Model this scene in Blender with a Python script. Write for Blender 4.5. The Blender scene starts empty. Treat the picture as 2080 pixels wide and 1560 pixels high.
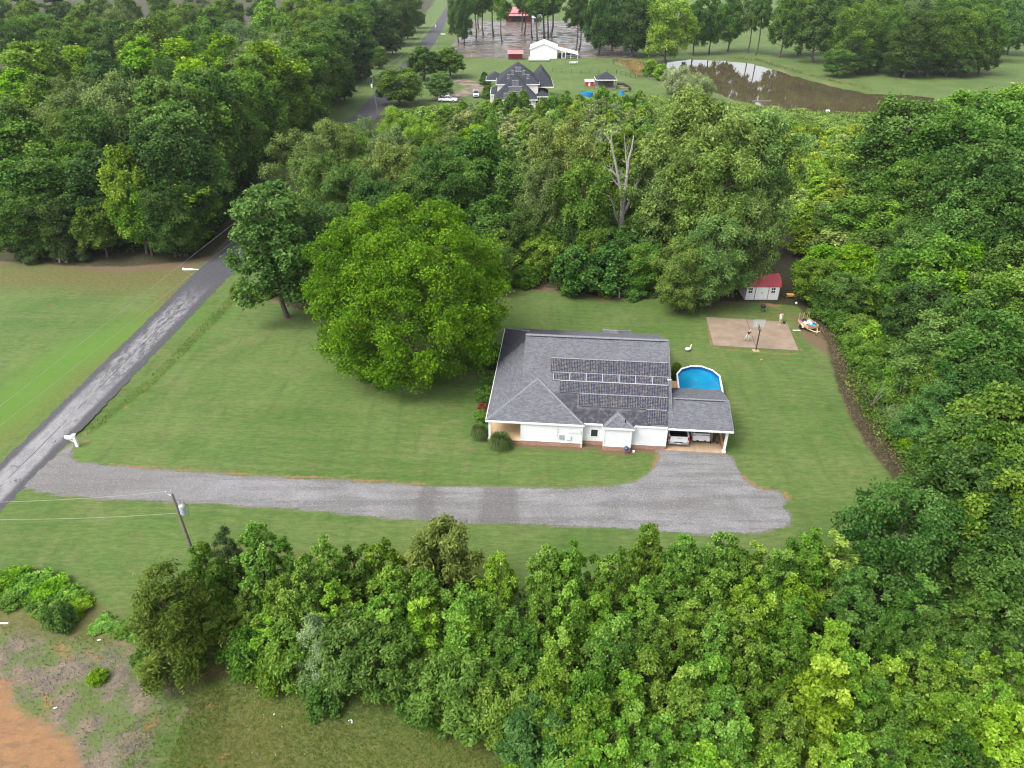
import bpy, bmesh, math, random
import numpy as np
from mathutils import Vector, Matrix
random.seed(7)
R_ = math.radians
S = bpy.context.scene
COL = S.collection
# ---------------------------------------------------------------- camera, world, sun, exposure
CAM_H, PITCH, FOC = 42.0, 32.0, 1442.0          # metres, degrees below horizontal, focal length in photo pixels (2080 wide)
cd = bpy.data.cameras.new('camera'); cam = bpy.data.objects.new('camera', cd); COL.objects.link(cam)
cam.location = (0, 0, CAM_H); cam.rotation_euler = (R_(90 - PITCH), 0, 0)
cd.sensor_width = 36; cd.lens = 36 * FOC / 2080; cd.clip_start = 1; cd.clip_end = 9000
S.camera = cam
SUN_EL, SUN_AZ = 55.0, -122.0                    # azimuth measured from +Y towards +X
w = bpy.data.worlds.new('World'); S.world = w; w.use_nodes = True
wn = w.node_tree.nodes; wl = w.node_tree.links; wn.clear()
sky = wn.new('ShaderNodeTexSky'); sky.sky_type = 'NISHITA'; sky.sun_disc = False
sky.sun_elevation = R_(SUN_EL); sky.sun_rotation = R_(SUN_AZ); sky.air_density = 1.0; sky.dust_density = 4.0; sky.ozone_density = 1.0
hs = wn.new('ShaderNodeHueSaturation'); hs.inputs['Saturation'].default_value = 0.30
bg = wn.new('ShaderNodeBackground'); bg.inputs['Strength'].default_value = 0.15
wo = wn.new('ShaderNodeOutputWorld')
wl.new(sky.outputs[0], hs.inputs['Color']); wl.new(hs.outputs[0], bg.inputs['Color']); wl.new(bg.outputs[0], wo.inputs['Surface'])
sd = bpy.data.lights.new('sun', 'SUN'); sd.energy = 1.0; sd.angle = R_(30); sd.color = (1.0, 0.965, 0.91)
sun = bpy.data.objects.new('sun', sd); COL.objects.link(sun)
sdir = Vector((math.sin(R_(SUN_AZ)) * math.cos(R_(SUN_EL)), math.cos(R_(SUN_AZ)) * math.cos(R_(SUN_EL)), math.sin(R_(SUN_EL))))
sun.rotation_euler = (-sdir).to_track_quat('-Z', 'Y').to_euler(); sun.location = (-60, 40, 120)
S.view_settings.view_transform = 'Standard'; S.view_settings.look = 'None'; S.view_settings.gamma = 1
S.view_settings.exposure = 1.45; S.view_settings.use_curve_mapping = False
S.cycles.max_bounces = 8; S.cycles.diffuse_bounces = 5; S.cycles.glossy_bounces = 2; S.cycles.transmission_bounces = 6
S.cycles.transparent_max_bounces = 6; S.cycles.volume_bounces = 0; S.cycles.filter_width = 1.2
# ---------------------------------------------------------------- photo pixel -> place
_t = R_(PITCH); _U = np.array([0, math.sin(_t), math.cos(_t)]); _F = np.array([0, math.cos(_t), -math.sin(_t)])
def G(u, v, z=0.0):
    d = (u - 1040) / FOC * np.array([1.0, 0, 0]) - (v - 780) / FOC * _U + _F
    k = (z - CAM_H) / d[2]
    p = np.array([0, 0, CAM_H]) + k * d
    return Vector((float(p[0]), float(p[1]), float(z)))
def PX(x, y, z=0.0):
    d = np.array([x, y, z - CAM_H]); f = d @ _F
    return 1040 + FOC * d[0] / f, 780 - FOC * (d @ _U) / f
# ---------------------------------------------------------------- materials
def mat(name, col, rough=0.7, spec=0.3, var=0.0, scale=4.0, bump=0.0, metal=0.0, col2=None, detail=4):
    m = bpy.data.materials.new(name); m.use_nodes = True
    n = m.node_tree.nodes; l = m.node_tree.links; b = n['Principled BSDF']
    b.inputs['Roughness'].default_value = rough; b.inputs['Specular IOR Level'].default_value = spec; b.inputs['Metallic'].default_value = metal
    b.inputs['Base Color'].default_value = (*col, 1)
    if var or bump or col2:
        tc = n.new('ShaderNodeTexCoord'); nz = n.new('ShaderNodeTexNoise')
        nz.inputs['Scale'].default_value = scale; nz.inputs['Detail'].default_value = detail
        l.new(tc.outputs['Object'], nz.inputs['Vector'])
        mx = n.new('ShaderNodeMix'); mx.data_type = 'RGBA'
        c2 = col2 or tuple(min(1, c * (1 + var)) for c in col); c1 = col if col2 else tuple(c * (1 - var) for c in col)
        mx.inputs[6].default_value = (*c1, 1); mx.inputs[7].default_value = (*c2, 1)
        rp = n.new('ShaderNodeMapRange'); rp.inputs[1].default_value = 0.3; rp.inputs[2].default_value = 0.7
        l.new(nz.outputs[0], rp.inputs[0]); l.new(rp.outputs[0], mx.inputs[0]); l.new(mx.outputs[2], b.inputs['Base Color'])
        if bump:
            bp = n.new('ShaderNodeBump'); bp.inputs['Strength'].default_value = bump; bp.inputs['Distance'].default_value = 0.03
            l.new(nz.outputs[0], bp.inputs['Height']); l.new(bp.outputs[0], b.inputs['Normal'])
    return m
class NT:
    """small node-building helper"""
    def __init__(s, name):
        s.m = bpy.data.materials.new(name); s.m.use_nodes = True; s.n = s.m.node_tree.nodes; s.l = s.m.node_tree.links
        s.b = s.n['Principled BSDF']; s.tc = s.n.new('ShaderNodeTexCoord')
    def put(s, a, sock):
        if isinstance(a, (int, float)): sock.default_value = a
        elif isinstance(a, tuple): sock.default_value = (*a, 1) if len(a) == 3 and sock.type == 'RGBA' else a
        else: s.l.new(a, sock)
    def noise(s, scale, detail=3, vec=None, rough=0.5, dist=0.0):
        x = s.n.new('ShaderNodeTexNoise'); x.inputs['Scale'].default_value = scale; x.inputs['Detail'].default_value = detail
        x.inputs['Roughness'].default_value = rough; x.inputs['Distortion'].default_value = dist
        s.l.new(vec or s.tc.outputs['Object'], x.inputs['Vector']); return x.outputs[0]
    def math(s, op, a, b=0.0, c=None):
        x = s.n.new('ShaderNodeMath'); x.operation = op; s.put(a, x.inputs[0]); s.put(b, x.inputs[1])
        if c is not None: s.put(c, x.inputs[2])
        return x.outputs[0]
    def ramp(s, a, lo, hi, smooth=True, o0=0.0, o1=1.0):
        x = s.n.new('ShaderNodeMapRange'); x.interpolation_type = 'SMOOTHSTEP' if smooth else 'LINEAR'
        s.put(a, x.inputs[0]); s.put(lo, x.inputs[1]); s.put(hi, x.inputs[2]); s.put(o0, x.inputs[3]); s.put(o1, x.inputs[4]); return x.outputs[0]
    def mix(s, f, a, b, mode='MIX'):
        x = s.n.new('ShaderNodeMix'); x.data_type = 'RGBA'; x.blend_type = mode
        s.put(f, x.inputs[0]); s.put(a, x.inputs[6]); s.put(b, x.inputs[7]); return x.outputs[2]
    def attr(s, name):
        x = s.n.new('ShaderNodeAttribute'); x.attribute_name = name; return x.outputs['Fac']
    def mapping(s, rot=0.0, scale=(1, 1, 1), src=None):
        x = s.n.new('ShaderNodeMapping'); x.inputs['Rotation'].default_value = (0, 0, rot); x.inputs['Scale'].default_value = scale
        s.l.new(src or s.tc.outputs['Object'], x.inputs['Vector']); return x.outputs[0]
    def xyz(s, src=None):
        x = s.n.new('ShaderNodeSeparateXYZ'); s.l.new(src or s.tc.outputs['Object'], x.inputs[0]); return x.outputs
    def bump(s, h, strength, dist=0.05):
        x = s.n.new('ShaderNodeBump'); x.inputs['Strength'].default_value = strength; x.inputs['Distance'].default_value = dist
        s.l.new(h, x.inputs['Height']); s.l.new(x.outputs[0], s.b.inputs['Normal'])
    def done(s, col, rough=0.8, spec=0.25):
        s.put(col, s.b.inputs['Base Color']); s.put(rough, s.b.inputs['Roughness']); s.b.inputs['Specular IOR Level'].default_value = spec
        return s.m
M = {}
M['white'] = mat('white_paint', (.72, .72, .72), .5, .35, .03, 1.5)
M['trim'] = mat('white_trim', (.70, .70, .70), .45, .35, .03, 3)
M['fiber'] = mat('white_siding', (.67, .68, .69), .55, .3, .03, .8)
M['brick'] = None
M['concrete_tan'] = mat('tan_concrete', (.36, .26, .17), .8, .25, .12, 1.2, .1)
M['porch'] = mat('porch_floor_tan', (.42, .30, .17), .7, .3, .1, 1.0)
M['wood'] = mat('pale_wood', (.45, .29, .16), .75, .2, .15, 3)
M['oldwood'] = mat('weathered_wood', (.17, .15, .13), .85, .15, .25, 5, .2)
M['deadwood'] = mat('bare_dead_wood', (.29, .265, .25), .85, .15, .25, 4, .2)
M['bark'] = mat('bark', (.085, .07, .058), .9, .15, .35, 5, .3)
M['barkpale'] = mat('pale_bark', (.17, .15, .135), .9, .15, .3, 5, .3)
M['black'] = mat('black_plastic', (.012, .012, .013), .45, .4)
M['rubber'] = mat('tyre_rubber', (.016, .016, .016), .8, .2)
M['glass'] = mat('dark_glass', (.012, .016, .018), .06, .6)
M['windowglass'] = mat('window_glass', (.02, .035, .035), .08, .5)
M['carwhite'] = mat('white_car_paint', (.72, .73, .74), .22, .5)
M['carsilver'] = mat('silver_car_paint', (.55, .57, .60), .25, .5)
M['chrome'] = mat('bright_metal', (.55, .56, .58), .3, .5, metal=.8)
M['lamp'] = mat('red_lens', (.35, .012, .018), .25, .5)
M['headlamp'] = mat('clear_lens', (.6, .62, .65), .15, .6)
M['steel'] = mat('galvanised_steel', (.42, .43, .44), .45, .4, .08, 3, metal=.3)
M['greymetal'] = mat('grey_painted_metal', (.36, .38, .40), .5, .35, .06, 2)
M['frame'] = mat('panel_frame', (.10, .10, .11), .4, .4)
M['dark'] = mat('dark_metal', (.03, .032, .035), .5, .35)
M['vinylblue'] = mat('blue_pool_liner', (.006, .085, .26), .4, .35, .08, 2)
M['redroof'] = mat('red_metal_roof', (.34, .045, .055), .4, .35, .1, 1.5)
M['redtrim'] = mat('dark_red_trim', (.20, .03, .035), .5, .3)
M['barnroof'] = mat('faded_red_metal_roof', (.52, .16, .17), .45, .35, .08, .5)
M['barnred'] = mat('dark_red_boards', (.12, .014, .02), .8, .2, .2, 1.5)
M['mulch'] = mat('brown_mulch', (.15, .085, .05), .95, .1, .35, 6, .4)
M['slate'] = mat('dark_slate_shingles', (.030, .032, .040), .85, .2, .18, 1.6, .2)
M['cream'] = mat('cream_siding', (.66, .63, .58), .6, .25, .04, 1)
M['skin'] = mat('skin', (.52, .30, .21), .55, .3)
M['hair'] = mat('brown_hair', (.10, .055, .03), .6, .3)
M['blond'] = mat('blond_hair', (.42, .30, .16), .6, .3)
M['mint'] = mat('mint_fabric', (.55, .72, .66), .85, .1, .05, 8)
M['teal'] = mat('teal_fabric', (.20, .55, .60), .85, .1, .05, 8)
M['navy'] = mat('navy_fabric', (.03, .035, .07), .85, .1)
M['purple'] = mat('purple_plastic', (.10, .02, .12), .5, .3)
M['blue'] = mat('blue_plastic', (.03, .13, .45), .45, .35)
M['cyan'] = mat('cyan_plastic', (.03, .30, .42), .45, .35)
M['bagwhite'] = mat('white_plastic_bag', (.72, .73, .78), .4, .35, .05, 6, .3)
M['greenp'] = mat('green_mesh', (.20, .34, .18), .6, .3)
M['redp'] = mat('red_cardboard', (.40, .10, .08), .7, .2)
M['yellow'] = mat('yellow_paint', (.65, .42, .10), .5, .3)
M['fender'] = mat('pale_yellow_fender', (.62, .50, .25), .5, .3)
M['orange'] = mat('orange_rubber', (.55, .17, .05), .6, .2)
M['goose'] = mat('white_feathers', (.74, .78, .70), .8, .15, .05, 8)
M['wire'] = mat('wire_aluminium', (.30, .30, .28), .5, .3)
M['tarp'] = mat('white_tarp', (.72, .73, .75), .5, .3, .04, .5)
M['brightblue'] = mat('bright_blue_vinyl', (.02, .22, .50), .45, .3, .1, 1)
M['redtoy'] = mat('bright_red_plastic', (.45, .02, .03), .45, .35)
M['bluestripe'] = mat('dark_blue_enamel', (.03, .05, .12), .3, .4)
# brick
t = NT('red_brick'); br = t.n.new('ShaderNodeTexBrick'); mp = t.n.new('ShaderNodeMapping'); mp.inputs['Rotation'].default_value = (R_(90), 0, 0)
t.l.new(t.tc.outputs['Object'], mp.inputs['Vector']); t.l.new(mp.outputs[0], br.inputs['Vector'])
br.inputs['Scale'].default_value = 1; br.inputs['Brick Width'].default_value = .21; br.inputs['Row Height'].default_value = .075; br.inputs['Mortar Size'].default_value = .008
br.inputs['Color1'].default_value = (.22, .075, .05, 1); br.inputs['Color2'].default_value = (.34, .16, .11, 1); br.inputs['Mortar'].default_value = (.42, .36, .31, 1)
M['brick'] = t.done(t.mix(t.ramp(t.noise(1.3), .35, .7, o1=.5), br.outputs[0], (.40, .25, .17)), .9, .15)
# shingles: rows run along U; stain is a damp area of fixed outline
def shingle(name, rot, stain=None):
    t = NT(name); vec = t.mapping(rot)
    br = t.n.new('ShaderNodeTexBrick'); t.l.new(vec, br.inputs['Vector']); br.inputs['Scale'].default_value = 1
    br.inputs['Brick Width'].default_value = .31; br.inputs['Row Height'].default_value = .135; br.inputs['Mortar Size'].default_value = .013; br.inputs['Bias'].default_value = -.1
    br.inputs['Color1'].default_value = (.076, .078, .088, 1); br.inputs['Color2'].default_value = (.152, .156, .174, 1); br.inputs['Mortar'].default_value = (.06, .06, .07, 1)
    c = t.mix(t.ramp(t.noise(7, 2), .3, .75, o1=.6), br.outputs[0], (.130, .133, .148))
    c = t.mix(t.ramp(t.noise(.7, 4), .35, .75, o1=.3), c, (.068, .069, .080))
    rough = .85
    if stain:
        x, y, z = t.xyz()
        k = stain(t, x, y)
        c = t.mix(k, c, t.mix(1.0, c, (.40, .38, .42), 'MULTIPLY'))
    t.bump(br.outputs[1], .5, -.02)
    return t.done(c, rough, .2)
def stain_main(t, x, y):
    n = t.math('MULTIPLY', t.math('SUBTRACT', t.noise(1.1, 4), .5), 1.6)
    low = t.math('SUBTRACT', 1.0, t.ramp(t.math('ADD', y, n), 1.5, 2.2))
    side = t.math('MULTIPLY', t.ramp(t.math('ADD', x, n), 6.6, 7.1), t.math('SUBTRACT', 1.0, t.ramp(x, 15.6, 16.2)))
    val = t.math('MULTIPLY', t.ramp(x, 6.2, 6.5), t.math('SUBTRACT', 1.0, t.ramp(x, 8.6, 8.9)))
    vy = t.math('SUBTRACT', 1.0, t.ramp(y, 3.1, 3.5))
    k = t.math('MAXIMUM', t.math('MULTIPLY', low, side), t.math('MULTIPLY', t.math('MULTIPLY', val, vy), .9))
    return t.math('MULTIPLY', k, t.ramp(t.noise(2.6, 5, rough=.7), .33, .52, o0=.35))
def stain_porch(t, x, y):
    n = t.math('MULTIPLY', t.math('SUBTRACT', t.noise(1.6, 4), .5), 2.0)
    q = t.math('ADD', t.math('MULTIPLY_ADD', x, -1.15, y), n)
    return t.math('MULTIPLY', t.ramp(q, 10.6, 10.95), .95)
def stain_back(t, x, y):
    n = t.math('MULTIPLY', t.math('SUBTRACT', t.noise(.8, 4), .5), 5.0)
    return t.math('MULTIPLY', t.math('SUBTRACT', 1.0, t.ramp(t.math('ADD', x, n), 6.0, 9.0)), .9)
M['shingle_main'] = shingle('shingle_main', 0, stain_main)
M['shingle_back'] = shingle('shingle_back', 0, stain_back)
M['shingle_x'] = shingle('shingle_front', 0)
M['shingle_y'] = shingle('shingle_side', R_(90))
M['shingle_porch'] = shingle('shingle_porch', R_(90), stain_porch)
M['cap'] = mat('pale_ridge_shingle', (.15, .153, .168), .85, .2, .25, 6)
# solar cells: 6 x 10 grid in the panel's own coordinates, 1 m = panel width
def solar_mat():
    t = NT('solar_cells'); x, y, z = t.xyz()
    def cell(a, k):
        f = t.math('FRACT', t.math('MULTIPLY', a, k)); return t.math('ABSOLUTE', t.math('SUBTRACT', f, .5))
    ax = cell(x, 6.2); ay = cell(y, 6.2)
    line = t.math('MAXIMUM', t.ramp(ax, .44, .47, False), t.ramp(ay, .44, .47, False))
    dia = t.ramp(t.math('ADD', ax, ay), .86, .90, False)
    vr = t.n.new('ShaderNodeTexWhiteNoise'); fl = t.n.new('ShaderNodeVectorMath'); fl.operation = 'FLOOR'
    sc = t.n.new('ShaderNodeVectorMath'); sc.operation = 'SCALE'; sc.inputs['Scale'].default_value = 6.2
    oi = t.n.new('ShaderNodeObjectInfo'); ad = t.n.new('ShaderNodeVectorMath'); ad.operation = 'ADD'
    t.l.new(t.tc.outputs['Object'], sc.inputs[0]); t.l.new(sc.outputs[0], fl.inputs[0]); t.l.new(fl.outputs[0], ad.inputs[0]); t.l.new(oi.outputs['Random'], ad.inputs[1]); t.l.new(ad.outputs[0], vr.inputs['Vector'])
    c = t.mix(vr.outputs['Value'], (.015, .016, .025), (.021, .026, .058))
    c = t.mix(t.math('GREATER_THAN', vr.outputs['Value'], .72), c, (.062, .050, .038))
    c = t.mix(t.math('MULTIPLY', line, .4), c, (.16, .16, .17)); c = t.mix(dia, c, (.55, .55, .57))
    return t.done(c, .18, .4)
M['solar'] = solar_mat()
# pool water
t = NT('pool_water'); t.bump(t.noise(2.2, 3, dist=.6), .18, .05)
M['poolwater'] = t.done(t.mix(t.ramp(t.noise(.7, 3), .3, .7), (.002, .15, .29), (.006, .20, .36)), .06, .5)
t = NT('pond_water'); t.bump(t.noise(.9, 3), .035, .05)
M['pond'] = t.done(t.mix(t.ramp(t.noise(.05, 3), .35, .7), (.078, .058, .032), (.060, .046, .028)), .035, .5)
# leaves: colour from the object's own colour, varied leaf by leaf
def leaf_mat(name, trans=.38, spec=.22, rough=.55):
    t = NT(name); oi = t.n.new('ShaderNodeObjectInfo'); a = t.attr('tint')
    hsv = t.n.new('ShaderNodeHueSaturation'); t.l.new(oi.outputs['Color'], hsv.inputs['Color'])
    t.l.new(t.math('MULTIPLY_ADD', a, -.055, .527), hsv.inputs['Hue']); t.l.new(t.math('MULTIPLY_ADD', a, -.22, 1.20), hsv.inputs['Saturation'])
    t.l.new(t.math('MULTIPLY_ADD', a, 1.95, .14), hsv.inputs['Value'])
    c = hsv.outputs[0]
    t.done(c, rough, spec)
    tr = t.n.new('ShaderNodeBsdfTranslucent'); mxs = t.n.new('ShaderNodeMixShader'); mxs.inputs[0].default_value = trans
    t.l.new(t.mix(1.0, c, (1.25, 1.1, .6), 'MULTIPLY'), tr.inputs['Color'])
    out = [x for x in t.n if x.type == 'OUTPUT_MATERIAL'][0]
    t.l.new(t.b.outputs[0], mxs.inputs[1]); t.l.new(tr.outputs[0], mxs.inputs[2]); t.l.new(mxs.outputs[0], out.inputs['Surface'])
    return t.m
M['leaf'] = leaf_mat('leaf')
# ---------------------------------------------------------------- mesh builder
class MB:
    def __init__(s): s.v = []; s.f = []
    def add(s, vs, fs):
        o = len(s.v); s.v += [tuple(p) for p in vs]; s.f += [tuple(i + o for i in f) for f in fs]; return s
    def box(s, x0, x1, y0, y1, z0, z1):
        return s.add([(x0,y0,z0),(x1,y0,z0),(x1,y1,z0),(x0,y1,z0),(x0,y0,z1),(x1,y0,z1),(x1,y1,z1),(x0,y1,z1)],
                     [(3,2,1,0),(4,5,6,7),(0,1,5,4),(1,2,6,5),(2,3,7,6),(3,0,4,7)])
    def obox(s, c, sx, sy, sz, rz=0.0, rx=0.0, ry=0.0):
        m = Matrix.Translation(c) @ Matrix.Rotation(rz, 4, 'Z') @ Matrix.Rotation(ry, 4, 'Y') @ Matrix.Rotation(rx, 4, 'X')
        q = [m @ Vector((a*sx/2, b*sy/2, d*sz/2)) for d in (-1,1) for a, b in ((-1,-1),(1,-1),(1,1),(-1,1))]
        return s.add(q, [(3,2,1,0),(4,5,6,7),(0,1,5,4),(1,2,6,5),(2,3,7,6),(3,0,4,7)])
    def bar(s, a, b, w_, h_=None):
        a = Vector(a); b = Vector(b); d = b - a; L = d.length; q = d.to_track_quat('X', 'Z').to_matrix().to_4x4(); h_ = h_ or w_
        m = Matrix.Translation((a + b) / 2) @ q
        p = [m @ Vector((i*L/2, j*w_/2, k*h_/2)) for k in (-1,1) for i, j in ((-1,-1),(1,-1),(1,1),(-1,1))]
        return s.add(p, [(3,2,1,0),(4,5,6,7),(0,1,5,4),(1,2,6,5),(2,3,7,6),(3,0,4,7)])
    def tube(s, pts, rad, n=8, cap=True):
        pts = [Vector(p) for p in pts]; o = len(s.v); k = len(pts)
        if not hasattr(rad, '__len__'): rad = [rad] * k
        for i, p in enumerate(pts):
            d = (pts[min(i+1, k-1)] - pts[max(i-1, 0)]).normalized()
            a = d.cross(Vector((0, 0, 1)) if abs(d.z) < .9 else Vector((1, 0, 0))).normalized(); b = d.cross(a)
            for j in range(n):
                t_ = 2*math.pi*j/n; s.v.append(tuple(p + rad[i]*(a*math.cos(t_) + b*math.sin(t_))))
        for i in range(k-1):
            for j in range(n):
                s.f.append((o+i*n+j, o+i*n+(j+1) % n, o+(i+1)*n+(j+1) % n, o+(i+1)*n+j))
        if cap: s.f.append(tuple(o+j for j in range(n))[::-1]); s.f.append(tuple(o+(k-1)*n+j for j in range(n)))
        return s
    def lathe(s, prof, c=(0,0,0), n=16):
        o = len(s.v)
        for r, z in prof:
            for j in range(n): s.v.append((c[0]+r*math.cos(2*math.pi*j/n), c[1]+r*math.sin(2*math.pi*j/n), c[2]+z))
        for i in range(len(prof)-1):
            for j in range(n): s.f.append((o+i*n+j, o+i*n+(j+1) % n, o+(i+1)*n+(j+1) % n, o+(i+1)*n+j))
        s.f.append(tuple(o+j for j in range(n))[::-1]); s.f.append(tuple(o+(len(prof)-1)*n+j for j in range(n)))
        return s
    def ball(s, c, rx, ry=None, rz=None, n=12, m=7, jit=0.0):
        ry = ry or rx; rz = rz or rx; o = len(s.v)
        for i in range(1, m):
            a = math.pi*i/m
            for j in range(n):
                b = 2*math.pi*j/n; q = 1 + random.uniform(-jit, jit)
                s.v.append((c[0]+rx*q*math.sin(a)*math.cos(b), c[1]+ry*q*math.sin(a)*math.sin(b), c[2]+rz*q*math.cos(a)))
        s.v.append((c[0], c[1], c[2]+rz)); s.v.append((c[0], c[1], c[2]-rz)); T = len(s.v)-2
        for i in range(m-2):
            for j in range(n): s.f.append((o+i*n+j, o+(i+1)*n+j, o+(i+1)*n+(j+1) % n, o+i*n+(j+1) % n))
        for j in range(n):
            s.f.append((T, o+j, o+(j+1) % n)); s.f.append((T+1, o+(m-2)*n+(j+1) % n, o+(m-2)*n+j))
        return s
    def slab(s, poly, th):
        """a sloping or level polygon with thickness th downwards"""
        n = len(poly); o = len(s.v); s.v += [tuple(p) for p in poly] + [(p[0], p[1], p[2]-th) for p in poly]
        s.f.append(tuple(range(o, o+n))); s.f.append(tuple(range(o+2*n-1, o+n-1, -1)))
        for i in range(n): j = (i+1) % n; s.f.append((o+i, o+n+i, o+n+j, o+j))
        return s
    def prism(s, prof, axis, a, b):
        """profile (list of 2D) extruded along axis 'x' or 'y' from a to b"""
        n = len(prof); o = len(s.v)
        for q in (a, b):
            for p in prof: s.v.append((q, p[0], p[1]) if axis == 'x' else (p[0], q, p[1]))
        s.f.append(tuple(range(o, o+n))); s.f.append(tuple(range(o+2*n-1, o+n-1, -1)))
        for i in range(n): j = (i+1) % n; s.f.append((o+i, o+n+i, o+n+j, o+j))
        return s
    def mesh(s, name, material, smooth=False):
        me = bpy.data.meshes.new(name); me.from_pydata(s.v, [], s.f); me.materials.append(material)
        bm = bmesh.new(); bm.from_mesh(me); bmesh.ops.recalc_face_normals(bm, faces=bm.faces); bm.to_mesh(me); bm.free()
        if smooth: me.polygons.foreach_set('use_smooth', [True]*len(me.polygons))
        return me
    def build(s, name, material, parent=None, smooth=False, bevel=0.0):
        o = bpy.data.objects.new(name, s.mesh(name, material, smooth)); COL.objects.link(o)
        if parent: o.parent = parent
        if bevel:
            b = o.modifiers.new('bevel', 'BEVEL'); b.width = bevel; b.segments = 2; b.limit_method = 'ANGLE'
        return o
def tag(o, label=None, cat=None, group=None, kind=None):
    if label: o['label'] = label
    if cat: o['category'] = cat
    if group: o['group'] = group
    if kind: o['kind'] = kind
    return o
def thing(name, label, cat, loc=(0,0,0), rz=0.0, group=None):
    o = bpy.data.objects.new(name, None); COL.objects.link(o); o.location = loc; o.rotation_euler = (0, 0, rz)
    o.empty_display_size = .3
    return tag(o, label, cat, group)
def part(name, me, parent, loc=None, rot=None, scale=None):
    o = bpy.data.objects.new(name, me); COL.objects.link(o); o.parent = parent
    if loc is not None: o.location = loc
    if rot is not None: o.rotation_euler = rot
    if scale is not None: o.scale = scale
    return o
def np_mesh(name, V, quads, material, tint=None, smooth=False):
    me = bpy.data.meshes.new(name); nv, nf = len(V), len(quads); k = quads.shape[1]
    me.vertices.add(nv); me.vertices.foreach_set('co', np.ascontiguousarray(V, np.float32).ravel())
    me.loops.add(nf*k); me.loops.foreach_set('vertex_index', np.ascontiguousarray(quads, np.int32).ravel())
    me.polygons.add(nf); me.polygons.foreach_set('loop_start', np.arange(0, nf*k, k, dtype=np.int32))
    if tint is not None:
        a = me.attributes.new('tint', 'FLOAT', 'FACE'); a.data.foreach_set('value', np.ascontiguousarray(tint, np.float32))
    me.polygons.foreach_set('use_smooth', np.full(nf, smooth)); me.materials.append(material); me.update(); me.validate()
    return me
# ---------------------------------------------------------------- ground
def W(px, z=0.0): return np.array([[*G(u, v, z)[:2]] for u, v in px])
def seg_dist(P, poly, closed):
    d = np.full(len(P), 1e9); n = len(poly)
    for i in range(n if closed else n-1):
        a = poly[i]; b = poly[(i+1) % n]; ab = b-a; L2 = max((ab@ab), 1e-9)
        t_ = np.clip(((P-a)@ab)/L2, 0, 1); q = a + t_[:, None]*ab
        d = np.minimum(d, np.hypot(*(P-q).T))
    return d
def inside(P, poly):
    r = np.zeros(len(P), bool); n = len(poly); j = n-1
    for i in range(n):
        yi, yj = poly[i, 1], poly[j, 1]; xi, xj = poly[i, 0], poly[j, 0]
        c = ((yi > P[:, 1]) != (yj > P[:, 1])); 
        with np.errstate(divide='ignore', invalid='ignore'):
            r ^= c & (P[:, 0] < (xj-xi)*(P[:, 1]-yi)/(yj-yi+1e-12)+xi)
        j = i
    return r
def area(P, px, feather):
    poly = W(px); d = seg_dist(P, poly, True); s = np.where(inside(P, poly), -d, d)
    return np.clip(.5 - s/(2*feather), 0, 1)
def stroke(P, px, rad):
    return np.clip(1 - seg_dist(P, W(px), len(px) == 1)/rad, 0, 1)
def spot(P, px, rad): return np.clip(1 - np.hypot(*(P - W([px])[0]).T)/rad, 0, 1)
def lerp_axis(a, lo, hi, step, far):
    c = list(np.arange(lo, hi+1e-6, step)); x = hi; st = step
    while x < far[1]: st *= 1.18; x += st; c.append(x)
    x = lo; st = step; L = []
    while x > far[0]: st *= 1.18; x -= st; L.append(x)
    return np.array(L[::-1] + c)
gx = lerp_axis('x', -62, 66, .5, (-3000, 3000)); gy = lerp_axis('y', 16, 118, .5, (-400, 5000))
gy = np.array(sorted(set(np.round(np.concatenate([gy[gy < 118], np.arange(118, 470, 1.6), gy[gy > 472]]), 3))))
XX, YY = np.meshgrid(gx, gy); P = np.stack([XX.ravel(), YY.ravel()], 1)
nx, ny = len(gx), len(gy)
LAWN_R = [(1500,612),(1560,615),(1620,622),(1650,655),(1678,690),(1690,745),(1706,800),(1735,862),(1770,915),(1815,975)]
WOODS_L = [(-400,500),(0,530),(95,535),(130,540),(250,542),(368,532),(430,520),(465,480),(490,430),(650,240),(832,70),(885,0),(-400,-60)]
BACKWOODS = [(470,480),(520,540),(560,610),(640,640),(1045,575),(1100,582),(1150,590),(1235,606),(1300,596),(1365,585),(1400,600),(1450,612),(1500,612)] + LAWN_R[1:] + [(1900,1010),(1960,1080),(2300,1100),(2700,500),(2300,200),(1850,205),(1700,245),(1560,225),(1420,200),(1300,195),(1180,200),(990,205),(820,225),(700,250)]
RBROWN = [(1640,672),(1672,668),(1703,700),(1726,760),(1752,820),(1790,885),(1842,955),(1960,1075),(1915,1055),(1830,985),(1762,910),(1717,830),(1697,760),(1686,700)]
masks = {}
drive_px = [(151,899),(141,930),(156,939),(219,947),(317,955),(500,968),(700,978),(860,988),(1000,992),(1150,994),(1240,990),(1290,981),(1318,964),(1336,945),(1342,925),(1333,913),(1352,911),(1472,921),(1483,928),(1490,940),(1502,957),(1508,972),(1522,985),(1538,993),(1573,998),(1590,1005),(1597,1017),(1588,1028),(1600,1040),(1605,1055),(1597,1068),(1567,1075),(1533,1083),(1483,1082),(1442,1085),(1393,1083),(1350,1078),(1300,1075),(1200,1069),(1080,1065),(980,1063),(880,1058),(800,1053),(700,1043),(600,1033),(500,1027),(390,1020),(244,1015),(170,1009),(93,1001),(68,994),(41,988),(62,968),(105,934)]
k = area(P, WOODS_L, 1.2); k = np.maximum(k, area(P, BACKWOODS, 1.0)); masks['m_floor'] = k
k = area(P, RBROWN, .8)
k = np.maximum(k, stroke(P, [(0,532),(60,520),(130,530),(250,545),(380,535),(440,515),(490,465)], 4.5)*.95)
k = np.maximum(k, stroke(P, [(1045,578),(1150,590),(1235,606),(1300,598),(1365,585)], 2.2))
k = np.maximum(k, stroke(P, [(1440,610),(1510,612)], 2.6)); k = np.maximum(k, spot(P, (584,648), 1.3))
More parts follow.
